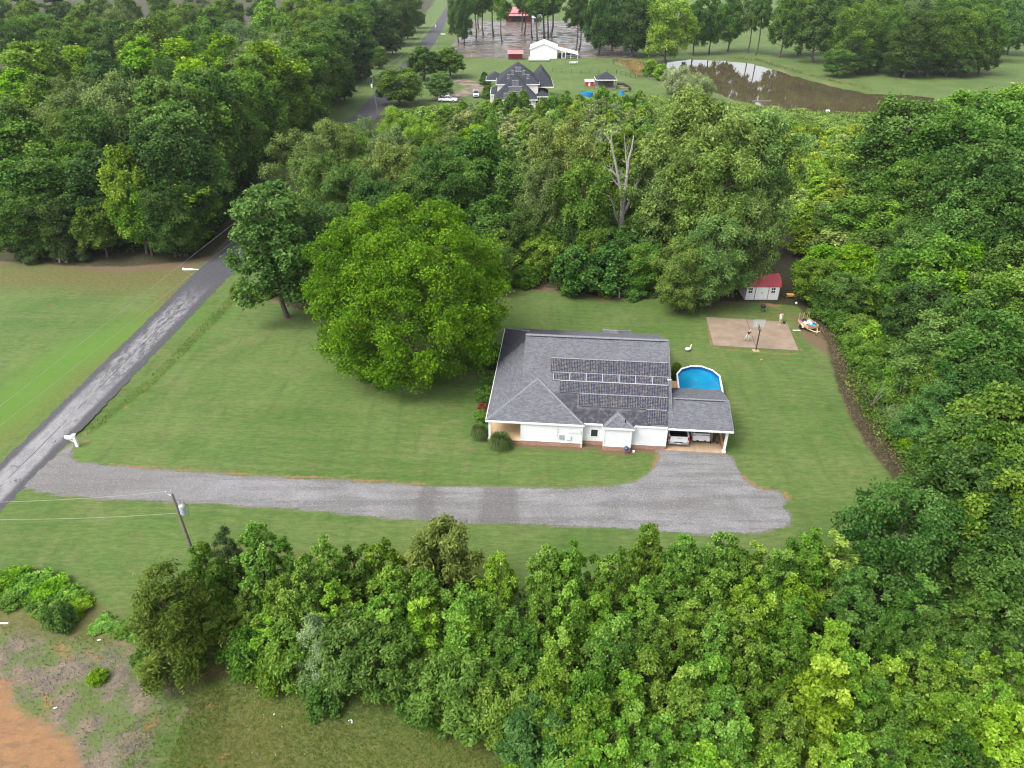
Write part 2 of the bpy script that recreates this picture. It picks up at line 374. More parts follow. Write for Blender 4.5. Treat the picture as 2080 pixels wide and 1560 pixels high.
k = np.maximum(k, stroke(P, [(520,600),(560,612),(620,628)], 1.1)); k = np.maximum(k, stroke(P, [(1628,650),(1650,690),(1700,720)], 2.4)*.9)
k = np.maximum(k, stroke(P, [(360,1360),(430,1370),(480,1345)], 1.6)*.9)
k = np.maximum(k, stroke(P, [(495,600),(470,622)], .6)*.8); 
HA = R_(-5.15); HO = Vector((-2.52, 56.34, 0))
hw_pts = np.array([[HO.x + x*math.cos(HA) - y*math.sin(HA), HO.y + x*math.sin(HA) + y*math.cos(HA)] for x, y in ((3.2, -.15), (9.4, -.15), (9.5, .3), (11.3, .3), (11.4, -.4), (14.05, -.4), (14.1, .1), (17.3, .1))])
k = np.maximum(k, np.clip(1 - seg_dist(P, hw_pts, False)/.75, 0, 1)*1.25)
masks['m_brown'] = np.clip(k, 0, 1)
k = area(P, [(-200,1400),(10,1375),(28,1385),(30,1430),(60,1450),(110,1475),(160,1515),(165,1560),(120,1700),(-200,1700)], .6)
k = np.maximum(k, area(P, [(285,1480),(320,1445),(328,1458),(310,1480)], .3)); k = np.maximum(k, stroke(P, [(118,1310),(140,1335)], .9)*.8)
k = np.maximum(k, stroke(P, [(180,1325),(200,1338)], .5)*.8); k = np.maximum(k, spot(P, (455,1535), .7)*.9)
k = np.maximum(k, stroke(P, [(95,1415),(105,1440)], .8)*.75); k = np.maximum(k, stroke(P, [(355,1350),(385,1358)], .6)*.75); k = np.maximum(k, stroke(P, [(415,1440),(430,1430)], .8)*.55)
k = np.maximum(k, stroke(P, [(219,944),(317,951),(500,964),(700,973),(860,984)], .55)*.82); k = np.maximum(k, stroke(P, [(1342,928),(1336,950),(1328,972)], 1.15)*.95)
k = np.maximum(k, stroke(P, [(1508,968),(1522,984),(1545,992),(1590,1002),(1602,1012)], .75)*.95); k = np.maximum(k, stroke(P, [(1440,650),(1447,700)], .55)); k = np.maximum(k, stroke(P, [(1449,707),(1540,716),(1622,720)], .5)*.8)
k = np.maximum(k, stroke(P, [(1558,618),(1575,622)], 1.3)); k = np.maximum(k, stroke(P, [(1470,800),(1480,830)], .6)*.8); k = np.maximum(k, stroke(P, [(1366,752),(1368,776)], 1.0)*.9)
k = np.maximum(k, stroke(P, [(1603,655),(1628,712)], .6)*.6); k = np.maximum(k, stroke(P, [(40,990),(0,1010)], .5)*.6); k = np.maximum(k, stroke(P, [(165,900),(176,896)], .8)*.7)
k = np.maximum(k, stroke(P, [(1060,912),(1178,922),(1285,930),(1335,916)], .3)*.3); k = np.maximum(k, stroke(P, [(300,785),(231,849)], .28)*.75); masks['m_dirt'] = k
k = np.clip(1 - seg_dist(P, W(drive_px), True)/.45, 0, 1); masks['m_gravel'] = k
masks['m_soil'] = np.maximum(area(P, [(-200,1290),(60,1285),(110,1295),(190,1330),(230,1312),(280,1338),(340,1352),(372,1400),(370,1440),(340,1470),(300,1560),(280,1700),(-200,1700)], 1.4), 0)
k = stroke(P, [(350,640),(230,690),(120,745),(0,850),(-100,900)], 7.5)*.95
k = np.maximum(k, stroke(P, [(165,940),(200,880),(280,800),(400,700),(480,630)], 1.6)*.4); k = np.maximum(k, stroke(P, [(500,590),(470,640)], 2)*.5); k = np.maximum(k, area(P, [(520,1400),(700,1420),(900,1440),(1080,1500),(1080,1700),(560,1700)], 6)*.45); masks['m_bright'] = k
k = stroke(P, [(0,560),(140,560),(260,570),(370,560)], 9)*.8
k = np.maximum(k, stroke(P, [(370,580),(250,690),(120,790),(0,890)], 3.6)*.75); k = np.maximum(k, area(P, [(380,1380),(560,1390),(800,1450),(1000,1480),(1100,1560),(1100,1700),(380,1700)], 4)*.75)
k = np.maximum(k, area(P, [(-100,1230),(200,1230),(330,1290),(330,1350),(250,1320),(-100,1290)], 1)*.7)
k = np.maximum(k, stroke(P, [(1555,640),(1610,640)], 3)*.5); k = np.maximum(k, stroke(P, [(420,1120),(560,1130),(760,1150),(860,1130)], 2.5)*.5); masks['m_olive'] = k
k = area(P, [(930,118),(915,95),(935,72),(945,42),(1100,40),(1200,52),(1290,95),(1300,118),(1180,118)], 4)
masks['m_mud'] = k
k = stroke(P, [(1365,124),(1460,120),(1540,131),(1630,158),(1760,188)], 5)*.6; k = np.maximum(k, area(P, [(1250,125),(1300,128),(1320,150),(1290,150)], 3)); masks['m_reed'] = k
k = stroke(P, [(905,200),(930,190),(975,180),(960,170),(930,165)], 8); masks['m_drive'] = k
Z = np.zeros(len(P))
Z -= .18*np.clip(1-seg_dist(P, W([(165,880),(300,762),(460,610)]), False)/1.6, 0, 1)      # shallow roadside ditch
rs = np.random.RandomState(3)
Z += .10*masks['m_soil']*(rs.rand(len(P))-.4)*(YY.ravel() < 40)
quads = (np.arange(ny-1)[:, None]*nx + np.arange(nx-1)[None, :]).ravel(); quads = np.stack([quads, quads+1, quads+nx+1, quads+nx], 1)
t = NT('ground')
fine = t.noise(9, 4, rough=.7); vf = t.noise(42, 2); big = t.noise(.09, 4); mid = t.noise(.55, 4, dist=.4)
mow = t.noise(.5, 4, t.mapping(R_(8), (.10, 1.3, 1)), .65); mow2 = t.noise(.6, 3, t.mapping(R_(-35), (1.2, .12, 1)), .6)
g = t.mix(t.ramp(big, .35, .65), (.086, .149, .027), (.124, .180, .045))
g = t.mix(t.math('MULTIPLY', t.ramp(t.noise(.17, 5, rough=.6, dist=.8), .52, .68), .55), g, (.185, .195, .072))
g = t.mix(t.math('MULTIPLY', t.ramp(t.noise(.23, 4, t.mapping(R_(20), (1, 1.6, 1)), .6), .55, .72), .45), g, (.058, .120, .020))
g = t.mix(t.math('MULTIPLY', t.ramp(mow, .40, .72), .5), g, (.160, .192, .064))
g = t.mix(t.math('MULTIPLY', t.ramp(mow2, .5, .7), .25), g, (.046, .096, .016))
g = t.mix(t.math('MULTIPLY', t.ramp(mid, .54, .76), .6), g, (.155, .145, .060))
tuft = t.noise(2.2, 5, t.mapping(R_(8), (.45, 1.5, 1)), .75); g = t.mix(t.ramp(tuft, .36, .62, o0=.62, o1=0), g, t.mix(1.0, g, (.50, .60, .46), 'MULTIPLY')); g = t.mix(t.ramp(tuft, .58, .78, o0=0, o1=.55), g, (.20, .20, .085))
wv = t.n.new('ShaderNodeTexWave'); wv.bands_direction = 'Y'; wv.inputs['Scale'].default_value = .30; wv.inputs['Distortion'].default_value = 5; wv.inputs['Detail'].default_value = 2; wv.inputs['Detail Scale'].default_value = .25; t.l.new(t.mapping(R_(7)), wv.inputs['Vector'])
g = t.mix(t.math('MULTIPLY', t.math('MULTIPLY', wv.outputs[1], t.ramp(t.noise(.07, 3), .42, .6)), .38), g, t.mix(1.0, g, (.62, .74, .60), 'MULTIPLY'))
def msk(name, amp, n, lo=.42, hi=.58):
    return t.ramp(t.math('ADD', t.attr(name), t.math('MULTIPLY', t.math('SUBTRACT', n, .5), amp)), lo, hi)
n1 = t.noise(.8, 5, rough=.65); n2 = t.noise(2.2, 5, rough=.7)
g = t.mix(t.math('MULTIPLY', msk('m_olive', .9, n1, .12, .7), .9), g, t.mix(t.ramp(n2, .35, .65), (.090, .098, .022), (.165, .130, .052)))
g = t.mix(t.math('MULTIPLY', msk('m_bright', .5, n1, .05, .9), .72), g, (.092, .200, .018))
soil = t.mix(t.ramp(n1, .35, .65), (.125, .100, .092), (.210, .158, .115)); soil = t.mix(t.ramp(t.noise(14, 3), .62, .68), soil, (.36, .33, .30))
soil = t.mix(t.ramp(t.noise(.42, 5, rough=.65), .44, .58), soil, t.mix(t.ramp(fine, .35, .65), (.075, .125, .03), (.15, .17, .06)))
g = t.mix(msk('m_soil', 1.6, n1, .15, .85), g, soil)
g = t.mix(msk('m_brown', 1.0, n2, .35, .7), g, t.mix(t.ramp(fine, .35, .65), (.105, .066, .038), (.205, .145, .085)))
dirt = t.mix(t.ramp(n1, .3, .7), (.31, .162, .078), (.235, .126, .064)); dirt = t.mix(t.ramp(fine, .5, .75), dirt, (.42, .25, .135))
dirt = t.mix(t.math('MULTIPLY', t.ramp(t.noise(1.7, 5, t.mapping(R_(40), (.35, 1.4, 1)), .7), .50, .64), .8), dirt, (.20, .112, .062))
dirt = t.mix(t.math('MULTIPLY', t.ramp(t.noise(.9, 5, rough=.7), .60, .66), .8), dirt, (.125, .12, .045))
g = t.mix(msk('m_dirt', 1.5, n2, .30, .85), g, dirt)
g = t.mix(msk('m_gravel', 1.3, t.noise(3.5, 5, rough=.75), .35, .75), g, t.mix(t.ramp(n2, .4, .6), (.150, .145, .148), (.21, .17, .13)))
g = t.mix(msk('m_reed', .8, n2, .35, .65), g, (.21, .17, .085))
g = t.mix(msk('m_drive', .8, n2, .4, .6), g, t.mix(t.ramp(t.noise(.3, 4), .4, .6), (.26, .20, .15), (.13, .10, .08)))
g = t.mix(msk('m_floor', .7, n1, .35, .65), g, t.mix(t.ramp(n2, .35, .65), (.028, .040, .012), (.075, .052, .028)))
wet = t.ramp(t.noise(.22, 7, t.mapping(0, (.7, 1.3, 1)), .72, .9), .46, .53)
mud = t.mix(wet, t.mix(t.ramp(t.noise(.2, 3), .42, .6), (.085, .065, .05), (.20, .125, .07)), (.085, .088, .092))  # wet patches; their cool grey also paints in some sky reflection
mm = msk('m_mud', .9, n1, .4, .6)
g = t.mix(mm, g, mud)
g = t.mix(t.ramp(vf, .25, .75, o0=0, o1=.7), g, t.mix(1.0, g, (.45, .48, .42), 'MULTIPLY'))
g = t.mix(t.ramp(fine, .3, .7, o0=0, o1=.5), g, t.mix(1.0, g, (.55, .6, .5), 'MULTIPLY'))
t.bump(t.math('ADD', t.math('MULTIPLY', fine, .6), vf), .45, .06)
rough = t.math('SUBTRACT', .92, t.math('MULTIPLY', t.math('MULTIPLY', mm, wet), .80))
M['ground'] = t.done(g, rough, .3)
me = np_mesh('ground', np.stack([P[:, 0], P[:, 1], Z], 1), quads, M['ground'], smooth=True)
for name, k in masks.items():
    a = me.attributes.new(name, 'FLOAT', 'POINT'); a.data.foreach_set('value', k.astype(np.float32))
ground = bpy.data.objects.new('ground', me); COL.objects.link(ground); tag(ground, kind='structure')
# ---------------------------------------------------------------- road, driveway, court, water: sheets above the ground
def sheet(name, poly, z, material, wob=0.0, step=.6, kind='structure', cols=None):
    pts = [];
    for i in range(len(poly)):
        a = Vector(poly[i]).to_2d(); b = Vector(poly[(i+1) % len(poly)]).to_2d(); n = max(1, int((b-a).length/step)) if wob else 1
        for j in range(n):
            q = a.lerp(b, j/n)
            pts.append((q.x + random.uniform(-wob, wob), q.y + random.uniform(-wob, wob), z))
    m = MB(); m.add(pts, [tuple(range(len(pts)))]); me = bpy.data.meshes.new(name); me.from_pydata(m.v, [], m.f); me.materials.append(material)
    bm = bmesh.new(); bm.from_mesh(me); bmesh.ops.triangulate(bm, faces=bm.faces, ngon_method='EAR_CLIP')
    for f in bm.faces:
        if f.normal.z < 0: f.normal_flip()
    bm.to_mesh(me); bm.free()
    o = bpy.data.objects.new(name, me); COL.objects.link(o); return tag(o, kind=kind)
# road as a strip with u across (attribute) for worn wheel tracks
rl = [G(0,905), G(61,866), G(141,807), G(237,716), G(337,621), G(413,551), G(481,491), G(706,244), G(846,92), G(909,10)]
rr = [G(0,1005), G(44,976), G(160,874), G(244,794), G(320,722), G(381,663), G(449,592), G(510,528), G(765,238), G(876,92), G(914,22)]
def line_fit(pts):
    a = np.array([[p.x, p.y] for p in pts]); return np.polyfit(a[:, 1], a[:, 0], 2)
fl, fr = line_fit(rl), line_fit(rr)
ys = np.concatenate([np.arange(10, 130, .5), np.arange(130, 700, 4)])
V = []; A = []
for y in ys:
    xl = np.polyval(fl, y); xr = np.polyval(fr, y)
    jl = random.uniform(-.12, .12); jr = random.uniform(-.15, .15)
    for k_ in range(9):
        f = k_/8; V.append((xl + (xr-xl)*f + (jl if k_ == 0 else jr if k_ == 8 else 0), y, .012 + .05*math.sin(math.pi*f))); A.append(f)
q = (np.arange(len(ys)-1)[:, None]*9 + np.arange(8)[None, :]).ravel(); q = np.stack([q, q+1, q+10, q+9], 1)
t = NT('asphalt'); f = t.attr('across'); x, y, z = t.xyz()
wob = t.math('MULTIPLY', t.math('SUBTRACT', t.noise(.5, 4), .5), .12); ff = t.math('ADD', f, wob)
track = t.math('MULTIPLY', t.ramp(ff, .13, .26), t.math('SUBTRACT', 1.0, t.ramp(ff, .72, .86)))
track = t.math('MULTIPLY', track, t.math('SUBTRACT', 1.0, t.ramp(y, 84, 96)))
streak = t.ramp(t.noise(1.6, 5, t.mapping(0, (1.0, .35, 1)), .72), .36, .60)
cov = t.math('MULTIPLY', track, t.math('MAXIMUM', t.math('MULTIPLY', streak, .9), t.math('MULTIPLY', t.math('SUBTRACT', 1.0, t.ramp(y, 58, 78)), t.ramp(streak, 0, 1, o0=.72))))
c = t.mix(t.ramp(t.noise(5, 4, rough=.7), .35, .65), (.045, .045, .050), (.066, .066, .072))
c = t.mix(cov, c, t.mix(t.ramp(t.noise(9, 4, rough=.7), .35, .65), (.155, .152, .156), (.225, .222, .226)))
vo = t.n.new('ShaderNodeTexVoronoi'); vo.feature = 'DISTANCE_TO_EDGE'; vo.inputs['Scale'].default_value = .75
dn = t.n.new('ShaderNodeVectorMath'); dn.operation = 'ADD'; nzc = t.n.new('ShaderNodeTexNoise'); nzc.inputs['Scale'].default_value = 1.5
t.l.new(t.tc.outputs['Object'], nzc.inputs['Vector']); t.l.new(t.tc.outputs['Object'], dn.inputs[0]); t.l.new(nzc.outputs['Color'], dn.inputs[1]); t.l.new(dn.outputs[0], vo.inputs['Vector'])
crack = t.math('SUBTRACT', 1.0, t.ramp(vo.outputs['Distance'], .006, .028)); crack = t.math('MULTIPLY', crack, t.ramp(t.noise(.28, 3), .5, .62))
ctr = t.math('SUBTRACT', 1.0, t.ramp(t.math('ABSOLUTE', t.math('SUBTRACT', t.math('ADD', f, t.math('MULTIPLY', t.math('SUBTRACT', t.noise(.9, 4), .5), .05)), .5)), .006, .017))
c = t.mix(t.math('MULTIPLY', t.math('MAXIMUM', crack, t.math('MULTIPLY', ctr, t.ramp(t.noise(.4, 3), .35, .5))), .85), c, (.045, .043, .043))
t.bump(t.noise(30, 3), .3, .02); M['asphalt'] = t.done(c, .85, .25)
me = np_mesh('road', np.array(V), q, M['asphalt'], smooth=True); a = me.attributes.new('across', 'FLOAT', 'POINT'); a.data.foreach_set('value', np.array(A, np.float32))
road = bpy.data.objects.new('road', me); COL.objects.link(road); tag(road, kind='structure')
# gravel drive
drive_poly = [(*G(u, v)[:2],) for u, v in drive_px]
t = NT('gravel'); n_ = t.noise(16, 3, rough=.75); n2_ = t.noise(.28, 5, dist=.5, rough=.6); n3 = t.noise(.12, 4, t.mapping(R_(5), (.5, 2.2, 1)))
c = t.mix(t.ramp(n2_, .22, .78), (.150, .147, .148), (.228, .227, .233)); c = t.mix(t.math('MULTIPLY', t.ramp(t.noise(.9, 4, t.mapping(R_(4), (.10, 1.0, 1)), .6), .46, .62), .55), c, (.092, .086, .081))
c = t.mix(t.math('MULTIPLY', t.ramp(t.noise(.45, 5, rough=.7, dist=1.0), .54, .64), .4), c, (.235, .232, .230))
c = t.mix(t.math('MULTIPLY', t.ramp(n3, .42, .68), .45), c, (.112, .104, .098))
px1, _, _ = G(840,1020); px2, _, _ = G(955,1020)
x, y, z = t.xyz()
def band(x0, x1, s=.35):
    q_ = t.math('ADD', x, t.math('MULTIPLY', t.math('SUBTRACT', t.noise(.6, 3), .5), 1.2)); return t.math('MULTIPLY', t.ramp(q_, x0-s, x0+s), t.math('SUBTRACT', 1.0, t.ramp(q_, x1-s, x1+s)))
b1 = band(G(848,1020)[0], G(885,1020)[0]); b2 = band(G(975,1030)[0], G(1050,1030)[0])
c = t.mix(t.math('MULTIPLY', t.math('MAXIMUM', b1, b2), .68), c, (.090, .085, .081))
c = t.mix(t.math('MULTIPLY', t.ramp(x, G(500,1000)[0], G(250,1000)[0], o0=0, o1=1), .45), c, (.142, .134, .127))
spk = t.noise(5.5, 4, rough=.85); c = t.mix(t.ramp(spk, .36, .54, o0=.5, o1=0), c, (.105, .102, .101)); c = t.mix(t.ramp(spk, .54, .70, o0=0, o1=.7), c, (.32, .32, .325))
c = t.mix(t.ramp(n_, .4, .62, o0=0, o1=.55), c, t.mix(1.0, c, (.5, .49, .48), 'MULTIPLY')); c = t.mix(t.ramp(t.noise(24, 2), .62, .72), c, (.30, .30, .31))
c = t.mix(t.math('MULTIPLY', t.ramp(t.noise(.75, 5, rough=.7), .63, .72), t.ramp(x, 2, 8)), c, (.25, .15, .095))
t.bump(n_, .6, .05); M['gravel'] = t.done(c, .95, .15)
drv = sheet('gravel_driveway', drive_poly, .018, M['gravel'], .09, .22)
# basketball court slab
t = NT('court_concrete'); x, y, z = t.xyz()
c = t.mix(t.ramp(t.noise(.55, 5, rough=.65), .3, .7), (.180, .137, .098), (.24, .182, .134)); c = t.mix(t.ramp(t.noise(3, 4, t.mapping(R_(10), (.4, 1.4, 1)), .7), .52, .72, o1=.6), c, (.135, .105, .085))
t.bump(t.noise(14, 3), .15, .02); M['court'] = t.done(c, .85, .2)
cp = [G(1434,645), G(1597,655), G(1622,713), G(1449,703)]
m = MB(); half0 = cp[0].lerp(cp[1], .505); half1 = cp[3].lerp(cp[2], .505)
m2 = MB()
for qd in ([cp[3], half1, half0, cp[0]],):
    mid0 = half0 - (cp[1]-cp[0]).normalized()*.025; mid1 = half1 - (cp[1]-cp[0]).normalized()*.025
    m.slab([(p.x, p.y, .10) for p in (cp[3], mid1, mid0, cp[0])], .12)
mid0 = half0 + (cp[1]-cp[0]).normalized()*.025; mid1 = half1 + (cp[1]-cp[0]).normalized()*.025
m2.slab([(p.x, p.y, .10) for p in (mid1, cp[2], cp[1], mid0)], .12)
court = m.build('court', M['court']); tag(court, kind='structure'); m2.build('slab', M['court'], court)
# pond and yard puddle
pond_px = [(1340,131),(1366,126),(1400,121),(1470,124),(1530,131),(1570,141),(1630,160),(1700,178),(1760,190),(1850,194),(1905,200),(1900,214),(1860,232),(1800,239),(1700,240),(1620,231),(1560,217),(1480,200),(1440,182),(1405,165),(1370,150)]
pond = sheet('pond_water', [(*G(u, v)[:2],) for u, v in pond_px], .02, M['pond'], .9, 3)
# ---------------------------------------------------------------- the white house (local axes: x along the drive side, y away from it)
HA = R_(-5.15); HO = Vector((-2.52, 56.34, 0))
def HL(x, y, z=0.0):
    return Vector((HO.x + x*math.cos(HA) - y*math.sin(HA), HO.y + x*math.sin(HA) + y*math.cos(HA), z))
house = thing('white_house', 'long white single-storey house with grey shingle roof and open carport beside the gravel drive', 'house', HO, HA)
EZ, PT = 2.72, .45; YR = 9.75; ZR = EZ + PT*(YR-.3); GX0, GX1 = 3.1, 17.85
def zf(y): return EZ + PT*(y-.3)
TH = .16
# walls
m = MB()
m.box(3.4, 9.35, .05, 9, .5, 2.62); m.box(9.35, 11.4, .55, 9, .5, 2.62); m.box(11.4, 14.0, -.18, 9, .5, 2.62); m.box(14.0, 17.4, .33, 9, .5, 2.62); m.box(3.4, 17.4, 9, 18.9, .5, 2.62)
m.build('wall', M['fiber'], house)
m = MB(); m.prism([(.9, EZ), (YR, ZR-.25), (18.7, EZ)], 'x', 3.42, 3.52); m.build('gable', M['fiber'], house)
m = MB(); m.prism([(.9, EZ), (YR, ZR-.25), (18.7, EZ)], 'x', 17.28, 17.42); m.build('gable', M['fiber'], house)
m = MB()
for x0, x1, y0 in ((3.36, 9.38, .02), (9.38, 11.36, .57), (11.36, 14.03, -.21), (14.03, 17.42, .31)): m.box(x0, x1, y0, 3, -.05, .5)
m.box(3.38, 17.42, 3, 18.92, -.05, .5); m.build('foundation', M['brick'], house)
m = MB()
for x0, x1, y0 in ((3.34, 9.39, .005), (9.39, 11.35, .555), (11.35, 14.04, -.225), (14.04, 17.43, .285)): m.box(x0, x1, y0, y0+.06, .47, .53)
m.build('water_table', M['trim'], house)
for x, y in ((3.42, .02), (9.33, .02), (11.42, -.21), (13.98, -.21), (17.38, .30)): MB().box(x-.06, x+.06, y, y+.1, .5, 2.62).build('corner_board', M['trim'], house)
# roofs
m = MB(); m.slab([(GX0, .3, EZ), (GX1, .3, EZ), (GX1, YR, ZR), (GX0, YR, ZR)], TH); m.build('main_roof', M['shingle_main'], house)
m = MB(); yb = 2*YR-.3; m.slab([(GX0, YR, ZR), (GX1, YR, ZR), (GX1, yb, EZ), (.0, yb, EZ), (GX0, yb-GX0, EZ+PT*GX0)], TH); m.build('back_roof', M['shingle_back'], house)
zp = EZ + PT*GX0
m = MB(); m.slab([(0, -.06, EZ), (0, yb, EZ), (GX0, yb-GX0, zp), (GX0, 3.04, zp)], TH)
m.build('porch_roof', M['shingle_porch'], house)
ya, za = 4.6, EZ + PT*4.66
m = MB(); m.slab([(0, -.06, EZ+.004), (4.73, 4.67, za), (9.46, -.06, EZ+.004)], TH); m.build('wing_roof', M['shingle_x'], house)
m = MB(); m.slab([(9.46, -.06, EZ+.002), (4.73, 4.67, za-.004), (4.74, 5.1, za-.005), (9.1, .35, EZ+.01)], TH-.02)
m.slab([(GX0-.02, 3.04, zp+.004), (4.73, 4.67, za-.004), (4.72, 5.1, za-.005), (GX0-.02, 3.5, zp)], TH-.02); m.build('wing_side_roof', M['shingle_y'], house)
bx, hw = 12.73, 1.5; yb0 = -.28
m = MB(); m.slab([(bx-hw, yb0, EZ), (bx+hw, yb0, EZ), (bx, yb0+hw, EZ+PT*hw)], TH); m.build('bump_roof', M['shingle_x'], house)
m = MB()
for s in (-1, 1): m.slab([(bx+s*hw, yb0, EZ-.004), (bx, yb0+hw, EZ+PT*hw-.004), (bx, 1.95, EZ+PT*hw-.002), (bx+s*hw*.93, .32, EZ+.01)][::s], TH-.02)
m.build('bump_side_roof', M['shingle_y'], house)
dx, dw = 13.25, 1.65; dy = yb+.75
m = MB(); m.slab([(dx-dw, dy, EZ), (dx, dy-dw, EZ+PT*dw), (dx+dw, dy, EZ)], TH); m.build('back_dormer_roof', M['shingle_x'], house)
m = MB()
for s in (-1, 1): m.slab([(dx+s*dw, dy, EZ-.004), (dx, dy-dw, EZ+PT*dw-.003), (dx, dy-dw-1.0, EZ+PT*dw-.003), (dx+s*dw, yb-.1, EZ+.05)], TH-.02)
m.build('back_dormer_side_roof', M['shingle_y'], house)
m = MB(); m.box(dx-dw+.15, dx+dw-.15, 18.5, dy-.15, .3, 2.62); m.build('back_bay', M['fiber'], house)
CX0, CX1, CYB, CYR, CZR = 17.42, 23.45, 7.5, 3.75, 3.80; CE = EZ+.10
m = MB(); m.slab([(CX0, 0.0, CE), (CX1, 0.0, CE), (CX1, CYR, CZR), (CX0+.42, CYR, CZR), (CX0+.42, .5, CE+.14), (CX0, .5, CE+.14)], TH); m.build('carport_roof', M['shingle_x'], house)
m = MB(); m.slab([(CX0+.43, CYR, CZR), (CX1, CYR, CZR), (CX1, CYB, EZ), (CX0+.43, CYB, EZ)], TH)
m.build('carport_back_roof', shingle('shingle_carport_back', 0, lambda t, x, y: t.math('SUBTRACT', 1.0, t.ramp(t.math('ADD', t.math('MULTIPLY_ADD', y, -.55, x), t.math('MULTIPLY', t.noise(2), .3)), 15.2, 15.5))), house)
m = MB(); m.prism([(.12, EZ-.15), (CYR, CZR-.17), (CYB-.12, EZ-.15)], 'x', CX1-.35, CX1-.25); m.build('carport_gable', M['fiber'], house)
m = MB(); m.box(CX0, CX1-.1, .1, CYB-.1, EZ-.15, EZ-.12); m.build('carport_ceiling', M['white'], house)
m = MB(); m.box(.1, 3.4, .1, 19.1, EZ-.2, EZ-.165); m.build('porch_ceiling', M['white'], house)
# fascia boards, proud of the roof edge
m = MB()
def fas(a, b, h=.19):
    a = Vector(a); b = Vector(b); m.bar((a.x, a.y, a.z-h/2+.005), (b.x, b.y, b.z-h/2+.005), .05, h)
fas((-.02, -.09, EZ), (9.49, -.09, EZ)); fas((-.03, -.06, EZ), (-.03, yb, EZ)); fas((9.47, -.04, EZ), (9.47, .27, EZ)); fas((9.5, .27, EZ), (11.2, .27, EZ))
fas((11.2, yb0-.03, EZ), (14.26, yb0-.03, EZ)); fas((14.26, yb0, EZ), (14.26, .2, EZ)); fas((11.2, yb0, EZ), (11.2, .24, EZ)); fas((14.29, .27, EZ), (17.38, .27, EZ)); fas((17.42, -.03, CE), (CX1+.03, -.03, CE), .19)
m.build('fascia', M['trim'], house); m = MB()
fas((CX1+.03, 0, CE), (CX1+.03, CYR, CZR), .14); fas((CX1+.03, CYR, CZR), (CX1+.03, CYB, EZ), .14); fas((GX1+.03, .3, EZ), (GX1+.03, YR, ZR), .14); fas((GX1+.03, YR, ZR), (GX1+.03, yb, EZ), .14)
m.build('rake', M['cap'], house)
# soffit strip closing the eaves
m = MB(); m.box(3.4, 9.4, -.05, .1, 2.545, 2.56); m.box(11.3, 14.2, -.25, -.1, 2.545, 2.56); m.build('soffit', M['white'], house)
# ridge and hip caps, one small shingle after another
def caps(a, b, name='ridge_cap', w_=.135, lift=.03):
    a = Vector(a); b = Vector(b); n = max(2, int((b-a).length/.3)); m = MB(); d = (b-a)/n; side = d.cross(Vector((0,0,1))).normalized()*w_
    for i in range(n):
        p0 = a + d*i; p1 = a + d*(i+1.12); z0, z1 = lift+.018, lift
        q = [p0+Vector((0,0,z0+.02)), p1+Vector((0,0,z1+.02)), p0+side+Vector((0,0,z0-.05)), p1+side+Vector((0,0,z1-.05)), p0-side+Vector((0,0,z0-.05)), p1-side+Vector((0,0,z1-.05))]
        m.add(q, [(0,1,3,2), (1,0,4,5), (2,3,5,4), (0,2,4), (1,5,3)])
    o = m.build(name, M['cap'], house); o['kind'] = 'stuff'; return o
caps((GX0, YR, ZR+.07), (GX1, YR, ZR+.07), w_=.22); caps((0, -.06, EZ), (4.73, 4.67, za)); caps((9.46, -.06, EZ), (4.73, 4.67, za)); caps((bx-hw, yb0, EZ), (bx, yb0+hw, EZ+PT*hw)); caps((bx+hw, yb0, EZ), (bx, yb0+hw, EZ+PT*hw))
caps((0, yb, EZ), (GX0, yb-GX0, zp), w_=.12); caps((CX0+.5, CYR, CZR+.05), (CX1, CYR, CZR+.05)); caps((dx-dw, dy, EZ), (dx, dy-dw, EZ+PT*dw)); caps((dx+dw, dy, EZ), (dx, dy-dw, EZ+PT*dw))
m = MB(); m.box(GX0+.5, GX1-.4, YR-.2, YR+.2, ZR-.06, ZR+.06); m.build('ridge_vent', M['dark'], house)
m = MB(); m.box(CX0+.9, CX1-.45, CYR-.17, CYR+.17, CZR-.05, CZR+.045); m.build('ridge_vent', M['dark'], house)
m = MB(); m.tube([(13.35, .35, 2.9), (13.35, .35, 3.35)], .06, 10); m.build('vent_pipe', M['dark'], house)
# porch
m = MB(); m.box(.12, 3.4, 0, 19.0, .36, .45); m.build('porch_floor', M['porch'], house)
m = MB(); m.box(.2, 3.36, .08, 18.9, -.05, .36); m.build('porch_base', M['brick'], house)
for y in (.17, 3.9, 7.7, 11.5, 15.3, 18.9):
    m = MB(); m.box(.22, .44, y-.11, y+.11, .45, 2.56); m.box(.19, .47, y-.14, y+.14, .45, .56); m.build('column', M['trim'], house)
# carport floor, post, low brick wall
m = MB(); m.box(17.43, 20.30, .22, 8.2, -.05, .10); m.build('carport_floor', M['concrete_tan'], house)
m = MB(); m.box(20.32, 23.2, .22, 8.2, -.05, .10); m.build('carport_floor', M['concrete_tan'], house)
for x, y in ((23.02, .42), (23.02, 7.1)):
    m = MB(); m.box(x-.11, x+.11, y-.11, y+.11, .1, 2.56); m.box(x-.17, x+.17, y-.17, y+.17, .1, .26); m.build('column', M['trim'], house)
m = MB(); m.box(22.9, 23.12, .75, 7.0, .1, .55); m.build('carport_curb', M['brick'], house)
# window in the recess
win = MB().box(10.19, 10.83, .515, .60, 1.05, 1.86).build('window', M['windowglass'], house)
m = MB()
for a in ((10.11,10.19,.50,.6,.97,1.94), (10.83,10.91,.50,.6,.97,1.94), (10.19,10.83,.50,.6,1.86,1.94), (10.19,10.83,.49,.6,.97,1.05)): m.box(*a)
m.build('frame', M['trim'], win)
